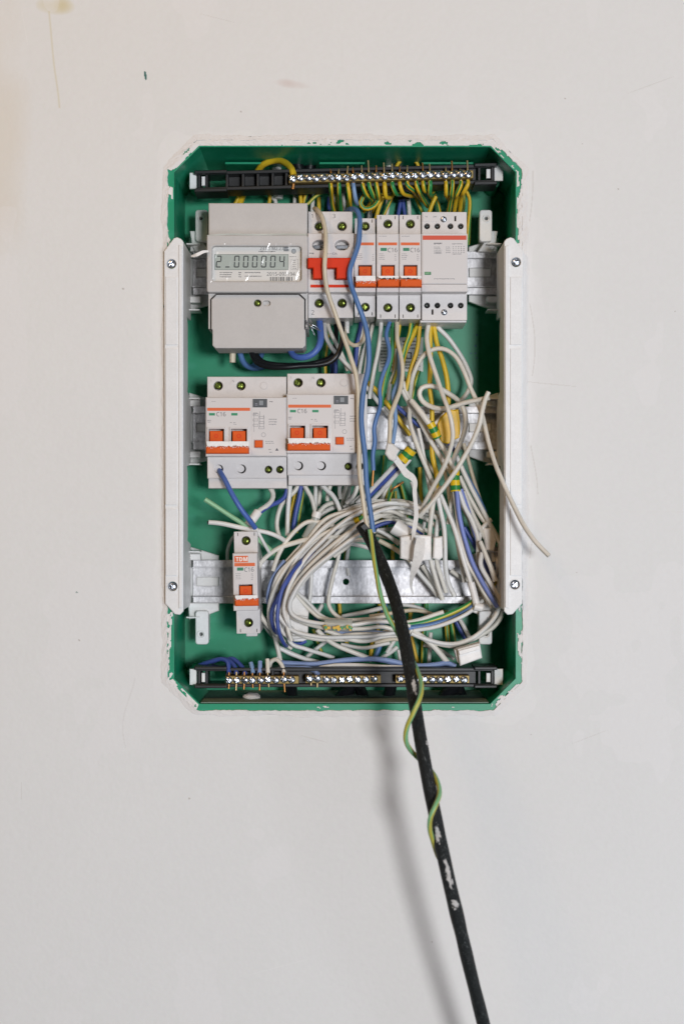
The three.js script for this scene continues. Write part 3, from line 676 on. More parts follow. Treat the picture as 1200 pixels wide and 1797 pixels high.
// two wide residual current breakers
function residual(label) {
  const t = thing('residual_current_breaker', label, 'circuit breaker', P(432, 857, DEVB), 'wide residual current breakers on the middle rail');
  part(t, 'housing', merge([
    poly(rrect(364, 661, 502.5, 701, 1.2), -0.012, DEVB, { holes: [disc(383, 677, 8), disc(423, 677, 8)], bevel: 0.0006 }),
    poly(rrect(361, 697, 502.5, 801, 1.5), ZN, DEVB, { holes: [rect(366, 752, 394, 782), rect(405, 752, 434, 782)], bevel: 0.0008 }),
    poly(rrect(364, 797, 503, 839.5, 1.2), -0.012, DEVB, { holes: [disc(384, 823, 7.5), disc(424, 823, 7.5), disc(471, 824, 6.6), disc(491, 824, 6.6)], bevel: 0.0006 }),
    poly(rrect(366, 839, 503.5, 857, 1.2), -0.015, DEVB, { bevel: 0.0006 }),
    poly(disc(463, 677, 7.2), -0.0117, -0.0125, { holes: [disc(463, 677, 6.6)], bevel: 0 }),
  ]), M.device);
  terminal(t, 383, 677, -0.012, 7.6); terminal(t, 423, 677, -0.012, 7.6);
  part(t, 'screw_cap', poly(disc(463, 677, 6.2), -0.0116, -0.013, { bevel: 0.0003 }), M.device);
  for (const x of [384, 424]) { part(t, 'terminal_well', poly(disc(x, 823, 7.7), -0.024, -0.026, { bevel: 0, zp: -0.012 }), M.device); part(t, 'terminal_shutter', poly(disc(x - 1.6, 822.4, 6.5), -0.0126, -0.024, { bevel: 0.0003, zp: -0.012 }), M.device); }
  for (const [a, b] of [[364, 396], [403, 436]]) part(t, 'window_frame', poly(rect(a, 749.5, b, 783), ZN + 0.0014, ZN - 0.0002, { holes: [rect(a + 2.6, 752.5, b - 2.6, 780.5)], bevel: 0.0002 }), M.device);
  terminal(t, 471, 824, -0.012, 6.2); terminal(t, 491, 824, -0.012, 6.2);
  printed(t, 'printed_face', 363, 699, 441, 751, ZN + 0.0002, GREY, 14, (g) => {
    box(g, '#dc6428', 364, 715.6, 439, 721); box(g, '#2b8a60', 367, 724.8, 377.5, 729.2); box(g, '#2b8a60', 406, 724.8, 417, 729.2); text(g, INK, 'C16', 379.5, 731, 10.2);
    smallPrint(g, FAINT, 364, 737, 372, 2, 3, 1.8); smallPrint(g, INK, 404, 741, 408, 1, 3, 1.4); smallPrint(g, FAINT, 410, 741, 415, 2, 3, 1.4); smallPrint(g, FAINT, 372, 704, 380, 1, 3, 1.2);
  });
  printed(t, 'printed_face', 442, 698.6, 500.5, 799, ZN + 0.0002, GREY, 14, (g) => {
    box(g, '#474b4e', 443.5, 700, 469, 715); box(g, '#868b8e', 455, 703, 462, 711); smallPrint(g, '#aab', 448, 708, 453, 2, 2.4, 1.2); smallPrint(g, INK, 473, 704, 481, 1, 3, 2);
    g.strokeStyle = FAINT; g.lineWidth = 0.7; for (let i = 0; i < 6; i++) { g.strokeRect(444.5 + (i % 2) * 10, 726 + i * 4.6, 9, 3.6); } g.beginPath(); g.moveTo(446, 724); g.lineTo(446, 758); g.moveTo(456, 722); g.lineTo(456, 750); g.moveTo(463, 728); g.lineTo(463, 749); g.stroke();
    smallPrint(g, FAINT, 445, 724, 452, 2, 3, 1.8); smallPrint(g, FAINT, 472, 735, 486, 3, 4.4, 2.2);
    g.beginPath(); g.arc(462.5, 763, 3.6, 0, 7); g.stroke(); smallPrint(g, FAINT, 466, 774, 484, 2, 3.2, 1.6); smallPrint(g, INK, 472, 788, 476, 1, 3, 2); g.fillStyle = INK; g.beginPath(); g.moveTo(483, 791); g.lineTo(486, 786); g.lineTo(489, 791); g.fill(); smallPrint(g, FAINT, 473, 793, 480, 1, 3, 1.4);
  });
  for (const [x, s] of [[366, 'L'], [404, 'N']]) printed(t, 'printed_face', x + 2, 664, x + 9, 674, -0.0117, GREY, 14, (g) => text(g, FAINT, s === 'L' ? '1' : 'N', x + 3, 671, 6.5));
  const win = [[366, 394, 379.5], [405, 434, 419.5]];
  for (const [a, b] of win) part(t, 'window_floor', slab(a, 752, b, 782, -0.012, -0.014, { bevel: 0, zp: ZN }), M.device);
  const lev = part(t, 'toggle', merge([...win.map(([, , c]) => poly(rrect(c - 11.5, 756, c + 11.5, 779, 1), 0.0024, -0.012, { bevel: 0.0006 })), poly(rrect(361.5, 783, 436.5, 796, 1.5), 0.012, 0.0034, { bevel: 0.0012, seg: 3 })]), M.orange);
  for (const [, , c] of win) part(lev, 'position_ring', poly(disc(c, 765, 3.6), 0.0027, 0.0023, { holes: [disc(c, 765, 2.5)], bevel: 0 }), M.red);
  peel(t, 362, 437, 774.5, 783, 0.0122, 1.8, 55);
  part(t, 'test_button', poly(rrect(447, 772.5, 461, 785.5, 1.5), 0.0052, 0.0025, { bevel: 0.0008, seg: 3 }), M.orange);
  part(t, 'button_frame', poly(rrect(445.4, 771, 462.6, 787, 1.5), 0.0038, 0.0028, { holes: [rrect(446.6, 772.2, 461.4, 785.8, 1.2)], bevel: 0.0002 }), M.device);
  return t;
}
const rcA = residual('wide C16 residual current breaker with a blue wire stub in its lower terminal');
{
  const rcB = rcA.clone(); rcB.name = numbered('residual_current_breaker'); scene.add(rcB);
  rcB.userData = { ...rcA.userData, label: 'wide C16 residual current breaker with a beige and a blue wire hanging across it' };
  rcB.position.x += 141.5 * S; rcB.position.y += 5.5 * S;
}
// the lone breaker on the lowest rail
{
  const t = singleBreaker('single TDM C16 breaker standing alone on the lowest rail', 405, { top: 934, nose: 972, bot: 1073, end: 1113, w: 42, cx: 426, ht: 950, hb: 1094, dxt: 2, dxb: 4, nx0: 404, tdm: true, peel: 490, crumbs: 30 });
  t.position.x += 0.003; t.rotation.z = 0.016; t.position.y += 0.0005;
  part(t, 'foot_clip', poly(rrect(432, 1109, 452, 1117, 2), -0.022, -0.03, { bevel: 0.0006 }), M.device);
}

// ---------------------------------------------------------------- wires at the top terminal bar
const WW = 'white_wire', BW = 'blue_wire', EW = 'earth_wire';
{
  const g = 'earth wires clamped in the long top terminal bar';
  const xs = [581, 594, 609, 620, 635, 647, 660, 674, 688, 701, 714, 729, 742, 754, 782, 793, 808, 820];
  const up = [296, 296, 292, 294, 291, 282, 291, 286, 288, 292, 291, 300, 286, 288, 292, 283, 297, 282];
  const ends = ['582,335 583,350 586,375', '595,338 597,352 600,378', '612,345 614,362 608,380', '624,350 628,358 630,340', '640,338 652,352 640,372', '653,340 657,346 660,344 668,352', '663,340 664,352 655,372', '676,343 684,346 690,340',
    '694,338 700,342 705,340', '706,338 718,344 728,342', '722,332 728,340 740,352', '734,336 740,345 750,362', '744,333 750,338 758,350', '754,336 757,343 764,332', '783,338 784,345 790,352', '792,340 791,348 786,374', '802,340 800,348 796,374', '813,338 810,346 806,374'];
  const mm = [M.earth, M.earthGreen, M.copper, M.greyBlue, M.earth, M.earthGreen, M.earth, M.yellow, M.earthGreen, M.earth, M.earth, M.earth, M.earth, M.earthGreen, M.earth, M.earth, M.earth, M.earth];
  xs.forEach((x, i) => {
    const y = yTop(x), m = mm[i] === M.copper ? M.earth : mm[i], e = ends[i].split(' ');
    wire(EW, 'yellow and green wire hooked under the long top terminal bar', g, m, 4.3, -30, `${x},${y + 12},-23 ${x + 0.6},${y + 17},-22 ${e[0]},-26 ${e.slice(1).join(' ')},-62`, { step: 0.002, bare: [`${x + R(-1.5, 1.5)},${up[i]},-23 ${x},${y - 6},-22 ${x},${y + 14},-22`], bareR: 1.9, bareMat: i % 3 ? M.tinned : M.copper });
  });
  wire(EW, 'thick yellow wire arching over the end of the top terminal bar', null, M.yellow, 6.4, -30, '415,372,-72 425,345,-66 440,318,-58 452,300,-52 462,288,-46 485,281,-40 504,289,-30 513,301,-23 515,309,-22', { bare: ['515,305,-22 515,320,-22 514,332,-22'], bareR: 3.0 });
  wire(EW, 'thin yellow wire curled in a ring above the top terminal bar', null, M.yellow, 3.6, -50, '690,304,-50 696,290 703,281 715,278 727,281 734,292 735,304,-54', {});
  wire(EW, 'yellow wire slung in a deep loop below the top terminal bar', null, M.earth, 4.2, -36, '645,332,-36 638,345 633,357 640,366 653,364 662,355 668,340,-40', {});
  wires(EW, 'yellow and green wire passing behind the upper breakers', 'earth wires behind the upper row', [M.yellow, M.earth, M.earthGreen], 4.0, -70, [
    '525,330,-60 527,345 528,380', '540,332,-60 535,348 531,372', '575,335,-56 555,345 540,358 525,366', '560,345 560,380', '592,340 594,360 597,385', '612,350 614,380', '672,345,-50 666,362 660,385', '689,340 680,360 668,388',
    '728,345 735,360 745,380', '765,345,-46 758,360 752,378', '762,340 768,358 772,378', '796,345 790,360 782,380', '807,345 806,372', '818,335,-50 824,350 822,400 820,430', '812,340 812,365 806,385', '412,330,-66 418,345 405,372', '467,330,-66 474,345 470,370'], {});
  wires(WW, 'white wire passing behind the upper breakers', 'white wires behind the upper row', M.whiteCool, 4.2, -72, ['518,325 519,345 518,372', '585,335 586,355 587,390', '601,335 603,360 600,380', '680,342 680,360 676,390', '717,338 718,360 719,385', '472,345 482,350 485,372', '548,330 549,365 548,385', '652,345 650,370 645,400'], {});
  wires(BW, 'dark blue wire passing behind the upper breakers', 'blue wires behind the upper row', [M.navy, M.blue], 4.2, -76, ['577,345 577,372 575,395', '663,350 660,372 662,395', '706,330 708,355 712,385', '648,355 648,372 646,395', '703,350 700,370 698,390'], {});
  wires('black_cable', 'black sheathed cable entering through the top wall of the box', 'black cables entering at the top', M.blackWire, 11, -62, ['520,262,-62 522,285 528,310 530,345', '546,262,-66 545,290 540,318 536,352', '630,264,-64 628,290 622,320 620,350', '700,266,-68 702,290 706,320 708,352', '596,264,-68 598,290 600,320'], { wob: 0.2 });
  wires('grey_cable', 'pale grey cable entering through the top wall of the box', 'grey cables entering at the top', M.whiteCool, 9, -66, ['687,264,-66 686,285 684,315 682,345', '484,262,-72 486,290 488,320 487,350'], { wob: 0.1 });
  wires(EW, 'thin green wire stretched along the top wall of the box', null, M.earthGreen, 3.2, -60, ['735,300,-58 760,295 785,292 805,288 822,282,-55'], {});
}

// ---------------------------------------------------------------- wires hanging from the upper row
wire(WW, 'beige wire falling from the main switch over the breakers into the black cable', null, M.whiteWarm, 4.5, 8, '551,366,-18 557,369,-6 565,380,2 571,405,8 571,440,15 570,470,18 574,505,14 588,550,8 602,590,6 616,630,6 625,660,7 628,720,8 630,790,10 633,850,12 640,900,12 646,932,12', { twist: 1 });
wire(BW, 'blue wire draped over the narrow breaker down into the black cable', null, M.blue, 5, 8, '606,374,-22 616,367,-10 626,369,-2 631,382,3 631,405,9 629,428,12 620,455,15 614,475,17 615,495,16 623,522,11 635,555,8 644,588,8 647,620,8 645,650,8 638,682,9 634,720,10 636,760,11 641,810,12 645,860,13 650,900,14 655,934,14', {});
wire(BW, 'thick blue wire hooked between the meter and the main switch', null, M.midBlue, 6, -18, '508,606,-26 511,619,-22 518,626,-18 530,628,-15 545,624,-14 557,613,-14 563,598,-16 563,578,-22 561,556,-30', {});
wire(BW, 'blue wire curving out from under the meter lid', null, M.blue, 5.6, -45, '416,600,-40 420,618 426,634 436,643 450,646 470,642,-60', {});
wire(BW, 'pale blue wire slanting under the meter lid', null, M.blue, 5.4, -60, '466,600,-50 461,620 454,634 445,642,-68', {});
wire('black_wire', 'black wire sagging from the meter to the main switch', null, M.blackWire, 5.2, -25, '440,600,-34 442,620,-30 450,635,-25 473,643,-22 500,645,-20 530,643,-20 560,640,-20 580,635,-20 592,624,-20 598,606,-22 600,585,-26 600,556,-32', {});
wire('black_wire', 'second black wire running close behind the sagging one', null, M.blackWire, 4.8, -40, '447,600,-44 450,622,-42 460,634,-40 485,640,-38 520,640,-38 556,636,-40 580,626,-44 588,606,-46 590,570,-48', {});
wire(WW, 'short white wire stub under the meter lid', null, M.whiteWarm, 5.8, -40, '408,598,-40 408,618 408,636', {});
{
  const g = 'white wires dropping from the upper breakers';
  wires(WW, 'white wire dropping from the upper breakers behind the middle row', g, [M.whiteCool, M.white], 4.2, (i) => -50 - (i % 4) * 6, [
    '568,560,-40 571,588 583,612 598,630 617,650 640,676 660,700 682,728', '572,560,-44 578,580 590,605 600,625 610,650', '648,560 645,590 638,615 632,645 628,680', '641,560 634,590 630,613 627,643 624,670', '668,558,-36 667,590 662,620 657,643 653,672 648,700', '656,560 650,590 645,620 640,655'], {});
  wire(WW, 'grey white wire slung in a short loop under the main switch', null, M.whiteWarm, 4.4, -20, '602,575,-34 606,592,-24 613,603,-18 623,608,-16 633,603,-16 640,590,-20 641,572,-30 640,555,-36', {});
  wire(WW, 'white wire ending in a rectangular ferrule below the main switch', null, M.whiteCool, 4.6, -26, '609,556,-32 609,570 608,584', {});
  wires(BW, 'dark blue wire dropping behind the upper breakers', 'dark blue wires dropping from the upper row', M.navy, 4.4, -70, ['634,560,-50 631,580 626,600 622,640 618,668', '590,560,-60 590,600 589,660', '583,630 583,662'], {});
  wires(EW, 'yellow and green wire dropping behind the middle row', 'earth wires dropping from the upper row', [M.earth, M.earthGreen], 4.4, -66, ['577,575 574,605 571,630 570,665', '690,560,-36 689,600 687,623 678,660 672,690 668,715', '700,565,-50 696,600 693,640 688,670 680,700', '723,560,-40 718,585 712,603 702,640 690,675', '737,560,-40 734,590 730,618 722,645 712,690', '736,650 728,675 722,700'], {});
  wire(EW, 'broad yellow wire slanting out from between two upper breakers', null, M.yellow, 5.6, -40, '737,560,-38 732,574 720,597 710,620 706,640,-52 704,670,-60', {});
  wire(EW, 'straight yellow wire falling from the red striped relay', null, M.yellow, 4.8, -46, '755,556,-40 755,575 755,610 755,643 755,680 757,720 758,760 758,800 765,838 764,880', {});
  wire(EW, 'yellow wire bowing away from the straight one below the relay', null, M.yellow, 4.8, -58, '758,556,-42 760,575 767,607 776,632 783,658 786,685 786,720', {});
  wire(BW, 'blue wire with a bare copper tip hanging beside the middle row', null, M.blue, 4.2, -18, '686,556,-36 682,570,-30 678,588,-24 683,612,-20 682,632,-18 672,658,-16 666,682,-14 667,712,-12 659,735,-10 655,752,-10 657,775,-10 654,800,-10 655,826,-10', { bare: ['655,824,-10 654,838,-10 653,853,-10'] });
  wire(WW, 'beige wire hanging from the relay side into the white tape knot', null, M.whiteWarm, 4.4, -22, '694,556,-36 695,570,-32 697,595,-28 704,628,-24 706,655,-22 702,683,-20 692,708,-18 685,730,-16 684,757,-15 682,782,-14', {});
  wire(BW, 'grey blue wire twisting with the beige one into the white tape knot', null, M.greyBlue, 4.4, -30, '700,605,-46 700,643,-36 699,667,-30 690,693,-26 692,714,-22 694,743,-20 689,778,-16', {});
  wire(WW, 'thin white wire with a brown tip behind the blue wire', null, M.white, 3.6, -46, '697,612 694,647 686,668 683,688 681,702', {});
}

// ---------------------------------------------------------------- loose white wires over the middle rail
wire(WW, 'long white wire arching up then running out over the white bracket', null, M.white, 4.5, -30, '712,745,-52 716,715,-48 720,685,-42 724,660,-38 733,637,-34 746,620,-32 762,612,-30 780,613,-28 797,625,-26 813,652,-24 828,688,-20 841,718,-16 852,755,-8 862,795,0 874,828,9 890,866,18 908,902,26 934,945,36 963,976,43', {});
wire(WW, 'white wire bent in an open loop with a blunt end over the middle rail', null, M.white, 4.8, -26, '858,698,-10 836,703,-14 815,708,-18 795,714,-22 775,717,-25 755,713,-27 742,705,-28 736,692,-28 740,681,-28 752,677,-28 768,680,-30 786,690,-34 802,702,-38 812,718,-40 817,742,-40 813,765,-38 803,790,-36 794,812,-36 790,830,-40', {});
wire(WW, 'white wire with a blunt end slanting down to the white tape', null, M.white, 4.7, -10, '856,688,-8 851,699,-8 846,718,-6 841,745,-6 831,770,-8 820,791,-10 805,817,-12 786,845,-14 765,873,-16 748,893,-18 736,906,-22', {});
wire(WW, 'white wire falling from the relay then slanting across to the tape', null, M.white, 4.6, -20, '757,556,-38 751,570,-34 748,590,-30 752,618,-26 763,652,-22 776,690,-16 786,718,-10 793,745,-10 795,768,-12 789,795,-16 776,826,-20 758,858,-24 742,888,-26 734,904,-28', {});
wire(WW, 'white wire bulging out below the relay and turning back', null, M.whiteCool, 4.5, -56, '764,556,-40 768,572,-42 786,592,-46 806,620,-50 821,648,-54 827,668,-56 819,690,-58 803,708,-60 790,722,-62', {});
wire(WW, 'straight white wire slanting from the upper row to the wire nest', null, M.white, 4.7, -36, '706,650,-50 712,685,-46 717,712,-40 718,735,-36 725,762,-32 733,785,-32 742,808,-34 754,836,-36 764,862,-40 772,880,-44', {});
wire(WW, 'short white wire with a cut end beside the blue twist', null, M.white, 4.7, -38, '704,683,-36 711,697,-37 720,712,-38 728,728,-40', {});
// flat cable cores slanting down into the taped joint
wires(WW, 'white core slanting across the middle rail into the taped joint', 'cores slanting into the taped joint', [M.white, M.whiteCool], 4.6, (i) => -30 - 4 * i, ['707,670,-40 713,690 724,712 736,735 752,765 770,795 786,820 797,840', '714,700,-38 728,724 745,756 766,790 786,822 800,842', '722,703,-30 737,724 752,744 764,766 778,788 794,818 803,840'], {});
wire(WW, 'wide white sheath bent over the slanting cores', null, M.white, 5.6, -24, '722,704,-30 732,717,-26 742,730,-24 754,746,-24', {});
wires(BW, 'blue core slanting across the middle rail into the taped joint', 'blue cores slanting into the taped joint', M.navy, 4, -44, ['692,708 706,722 724,738 740,752 756,772', '736,742 752,765 772,795 792,825 798,842', '786,775 797,790 806,812 815,830'], {});
wires(EW, 'yellow wire slanting across the middle rail under the white cores', 'yellow wires slanting over the middle rail', [M.yellow, M.earthGreen], 4.6, (i) => -44 - 5 * i, ['640,668,-52 660,686 682,712 705,742 720,764,-56', '672,690,-60 688,712 712,728 730,740'], {});
wire(WW, 'white wire lying under the slanting yellow wire', null, M.whiteWarm, 4.2, -48, '636,672,-54 652,692 676,722 690,735,-52', {});
wires(BW, 'white and blue pair poking from behind the yellow sleeve', 'pair behind the yellow sleeve', [M.whiteCool, M.navy], 4.2, -38, ['780,725 770,736 758,749', '784,729 773,741 761,754'], {});

// flat cable with a striped end, rising from the nest to the tape cap
{
  const g = 'cores of the cable with the striped tape cap';
  wires(BW, 'core of the rising flat cable capped with striped tape', g, [M.whiteCool, M.navy, M.whiteCool], 4.2, -26, ['626,882,-40 645,866,-34 668,842,-28 690,819,-24 712,797,-22', '632,886,-42 650,869,-36 673,846,-30 695,823,-26 716,801,-23', '640,892,-40 657,875,-36 680,850,-30 700,829,-26 720,806,-22'], {});
}
function tape(label, r, path, group, cat = 'tape') {
  return solo('tape_wrap', tube(catmull(parsePath(path, 0)), r * S, { sides: 16, wob: 0.16, step: 0.0009, roll: 0.2 }), M.tape, label, cat, group);
}
tape('green and yellow tape cap on the rising flat cable', 10.5, '705,808,-24 715,797,-23 722,788,-22', null);
tape('green and yellow tape round the cores beside the yellow sleeve', 8, '754,742,-24 760,753,-25 767,768,-27', null);
tape('green and yellow tape collar where the blue cores hang down', 9, '798,826,-28 798,840,-27 799,863,-26', null);
{
  const t = thing('tape_wrap', 'frayed grey tape with torn yellow and green bits round the horizontal bundle', 'tape', P(592, 1099, -0.02));
  part(t, 'grey_tape', tube(catmull(parsePath('571,1096,-19 592,1097,-17 618,1097,-17', 0)), 10.5 * S, { sides: 18, wob: 0.2, step: 0.0012, flat: 0.8 }), M.frosted);
  for (const [m, n] of [[M.yellowPlastic, 12], [M.tapeGreen, 7]]) { const list = []; for (let i = 0; i < n; i++) { const x = R(566, 619), y = R(1098, 1106), a = R(0, 3), q = []; for (let k = 0; k < 6; k++) { const w = R(2, 5); q.push([x + w * Math.cos(a + k * 1.05), y + 0.8 * w * Math.sin(a + k * 1.05)]); } list.push(poly(q, -0.0105 + R(-0.0015, 0.001), -0.0125, { bevel: 0 })); } part(t, m === M.tapeGreen ? 'green_bits' : 'yellow_bits', merge(list), m).userData.kind = 'stuff'; }
}
tape('green and yellow tape bit in the coil near the black cable', 6.5, '622,914,-30 634,910,-29 640,905,-29', null);
// yellow sleeve
{
  const t = thing('yellow_sleeve', 'flattened yellow plastic sleeve lying over the middle rail', 'sleeve', P(788, 778, -0.04));
  part(t, 'body', poly([[767, 744], [772, 733], [787, 719], [804, 718], [807, 740], [807, 762], [799, 771], [786, 779], [773, 776]], -0.034, -0.04, { bevel: 0.0012, seg: 4 }), M.yellowPlastic);
  part(t, 'fold', poly([[788, 718], [801, 720], [805, 745], [806, 768], [796, 772], [790, 750]], -0.0315, -0.0345, { bevel: 0.0009, seg: 3 }), M.yellowPlastic);
}
// white tape knot and its dangling strips
{
  const t = thing('tape_strip', 'white insulating tape knot with a strip hanging from it', 'tape', P(690, 795, -0.014));
  part(t, 'knot', poly([[679, 777], [689, 778], [702, 790], [697, 797], [696, 806], [690, 810], [682, 806], [675, 796]], -0.006, -0.0125, { bevel: 0.0016, seg: 3 }), M.tapeWhite);
  part(t, 'strip', ribbon([[690, 800, 11, -10], [704, 819, 11, -11], [713, 831, 13, -12], [722, 837, 12, -12], [728, 846, 8, -12], [727, 862, 7, -12], [729, 885, 7, -13], [730, 905, 8, -14], [727, 925, 8, -14], [724, 948, 6, -15]], 0.0016), M.tapeWhite);
  part(t, 'bare_end', tube(catmull(parsePath('707,846,-14 697,853,-12 689,858,-12 686,863,-14', 0)), 2 * S, { sides: 8 }), M.copper);
  part(t, 'insulation', tube(catmull(parsePath('687,861,-15 684,870,-20 681,885,-34', 0)), 3.4 * S, { sides: 8 }), M.earthGreen);
}
solo('tape_strip', ribbon([[738, 944, 15, -6], [736, 962, 19, -5], [733, 980, 17, -6], [727, 998, 13, -8], [722, 1015, 7, -12], [721, 1030, 4, -16], [725, 1043, 3, -18]], 0.0014), M.tapeWhite, 'white tape tail curling down from the white connectors', 'tape');
// white push connectors in the nest
function connector(name, label, pts, zf, zb, group, ports) {
  const t = thing(name, label, 'connector', P(pts[0][0], pts[0][1], zb), group);
  part(t, 'body', poly(pts, zf, zb, { bevel: 0.0014, seg: 3 }), M.whitePlastic);
  for (const [x, y, r] of ports ?? []) part(t, 'port', poly(disc(x, y, r), zf + 0.0003, zf - 0.001, { bevel: 0.0003 }), M.bracket);
  return t;
}
connector('wire_connector', 'white block connector behind the hanging tape tail', [[702, 942], [727, 938], [757, 940], [757, 983], [724, 986], [702, 980]], -0.018, -0.032, null, [[712, 952, 3], [745, 952, 3]]);
connector('wire_connector', 'small white connector hanging beside the block connector', [[761, 943], [776, 941], [777, 978], [770, 984], [759, 980]], -0.014, -0.026, null, []);
connector('wire_connector', 'grey white connector tucked behind the outer wire arcs', [[847, 927], [864, 926], [871, 948], [866, 968], [852, 966]], -0.04, -0.05, null, []);
{
  const t = connector('wire_connector', 'white lever connector tilted over the bottom carrier', [[802, 1139], [842, 1128], [846, 1155], [807, 1169]], -0.014, -0.028, null, []);
  part(t, 'lever', poly([[804, 1142], [841, 1132], [843, 1139], [806, 1150]], -0.0125, -0.0145, { bevel: 0.0005 }), M.whitePlastic);
  part(t, 'side', poly([[797, 1141], [803, 1139], [808, 1168], [802, 1162]], -0.02, -0.034, { bevel: 0.0006 }), M.bracket);
}
{
  const g = new THREE.CylinderGeometry(15 * S, 12.5 * S, 0.014, 20); g.rotateZ(1.0); const p = P(704, 931, -0.03); g.translate(p.x, p.y, p.z);
  solo('twist_connector', g, M.whitePlastic, 'white round wire cap above the block connector', 'connector');
}
{
  const t = thing('connector_tape', 'white taped connector standing inside the wire coil', 'connector', P(525, 1125, -0.045));
  part(t, 'upper_flap', poly([[512, 1042], [520, 1047], [542, 1074], [541, 1083], [508, 1079]], -0.034, -0.0385, { bevel: 0.001 }), M.whitePlastic);
  part(t, 'body', poly([[506, 1078], [541, 1080], [540, 1122], [531, 1126], [515, 1126], [509, 1100]], -0.036, -0.05, { bevel: 0.0012, seg: 3 }), M.whitePlastic);
}
// clear cap joint
{
  const t = thing('clear_wire_cap', 'clear plastic cap over a wire joint above the coil', 'connector', P(545, 940, -0.04));
  part(t, 'cap', tube(catmull(parsePath('556,902,-36 552,916,-36 546,930,-37 540,945,-38', 0)), 10 * S, { sides: 18, taper: (q) => 0.7 + 0.45 * q }), M.frosted);
  part(t, 'collar', tube(catmull(parsePath('557,898,-36 554,908,-36', 0)), 8.5 * S, { sides: 18 }), M.whitePlastic);
}

// ---------------------------------------------------------------- wires under the middle row
wire(BW, 'blue wire stub rising from the wide breaker towards the sleeve', null, M.midBlue, 5, 0, '385,824,-16 388,831,-8 396,845,-2 408,868,2 424,893,2 438,912,-2 448,926,-8', {});
wire('green_wire', 'pale green wire with a cut tip reaching across the green back', null, M.paleGreen, 4.6, -28, '360,876,-12 382,890,-14 405,906,-17 430,923,-20 452,944,-26 470,962,-34 482,974,-40', {});
wire(WW, 'white wire with an open cut end pointing at the bracket', null, M.whiteCool, 4.6, -30, '366,917,-14 390,920,-16 420,926,-18 445,931,-22 470,935,-26 490,942,-30 503,952,-36', { bare: ['364,917,-14 367,917,-14'], bareR: 2.4, bareMat: M.blackWire });
wire(WW, 'thin white wire trailing from the blue stub', null, M.whiteCool, 3, -24, '440,912,-20 452,932,-22 465,955,-26 474,972,-34', {});
wire(WW, 'grey white wire running into the white sleeve', null, M.white, 5, -36, '470,850,-44 478,864,-44 478,874,-42 470,885,-38 458,894,-34 448,902,-30', {});
wire(BW, 'dark blue wire running into the white sleeve', null, M.navy, 4.4, -40, '504,850,-46 501,868,-46 490,880,-44 474,888,-40 460,897,-34 450,904,-31', {});
{
  const t = thing('white_sleeve', 'white sleeve joining the blue and white wires above the lone breaker', 'sleeve', P(430, 925, -0.03));
  part(t, 'body', tube(catmull(parsePath('453,898,-30 446,908,-28 440,916,-27', 0)), 8 * S, { sides: 16 }), M.whitePlastic);
  part(t, 'tail', tube(catmull(parsePath('440,914,-27 434,922,-29 430,932,-34', 0)), 6.5 * S, { sides: 14 }), M.whitePlastic);
}
wire(WW, 'grey wire hooped behind the lone breaker', null, M.whiteCool, 3.6, -68, '400,1000,-72 400,965 410,942 430,931 448,944 457,975 459,1010 458,1050', {});
wires(WW, 'white wire coming down behind the wide breakers into the coil', 'white wires under the middle row', [M.white, M.whiteCool], 4.5, (i) => -38 - (i % 5) * 6, [
  '524,850,-50 518,861 507,872 496,884 488,905 486,925 491,942', '509,850 508,870 505,903 504,940', '533,850 540,862 547,874 552,892 555,908', '554,850 553,877 554,908', '562,850 561,870 559,888', '564,850 572,859 582,868 590,880 596,895 599,908', '592,880 580,883 570,888 558,902', '592,889 578,894 560,906',
  '608,850 603,870 600,900', '614,850 611,870 602,890', '628,850 622,868 608,884', '634,870 618,882 604,891', '580,850 577,862 575,880', '597,850 596,862 598,876', '640,850 636,870 628,890 610,900'], {});
wires(EW, 'yellow and green wire coming down behind the wide breakers', 'earth wires under the middle row', [M.yellow, M.earthGreen], 4.2, -58, ['520,852 516,878 510,905 506,930', '530,852 529,874 524,903 520,935'], {});
wire(BW, 'dark blue wire coming down between white ones into the coil', null, M.navy, 5, -50, '527,850 525,870 521,895 515,930', {});
wires(EW, 'yellow and green wire running down the green back behind the nest', 'earth wires down the back of the box', [M.yellow, M.earth, M.earthGreen], 4.2, -76, [
  '671,850 670,880 668,920', '684,850 680,880 676,930', '704,848 710,870 716,900 720,930', '737,820 737,850 738,890', '692,862 693,890 694,912', '675,800 672,840', '612,955 608,972 605,990', '724,1055 719,1085 722,1120 732,1165', '748,1055 748,1083 745,1107 742,1165', '655,1115 651,1155', '783,1070 784,1100 786,1128',
  '790,1082 795,1110 798,1128', '607,1120 611,1145', '594,1055 597,1080 600,1110', '548,1104 557,1127 566,1148', '666,1060 664,1090 662,1120', '690,955 690,985'], {});
wires(BW, 'blue wire running down the green back behind the nest', 'blue wires down the back of the box', [M.blue, M.navy], 5, -70, ['670,1118 664,1138 658,1154', '798,1085 806,1102 818,1124', '676,1060 670,1085 672,1105', '596,960 594,985', '552,1070 556,1100'], {});
wires(WW, 'white wire crossing the green back behind the nest', 'white wires down the back of the box', M.whiteCool, 4.2, -64, ['803,1082 812,1098 824,1122', '575,1123 557,1138 538,1154', '697,1115 688,1130 678,1146', '697,1135 684,1145 670,1154', '699,1140 703,1165', '755,1110 752,1165', '672,1066 640,1074 600,1082', '566,1060 556,1078', '690,1062 715,1062 738,1068 760,1082', '612,1010 609,985 612,960'], {});

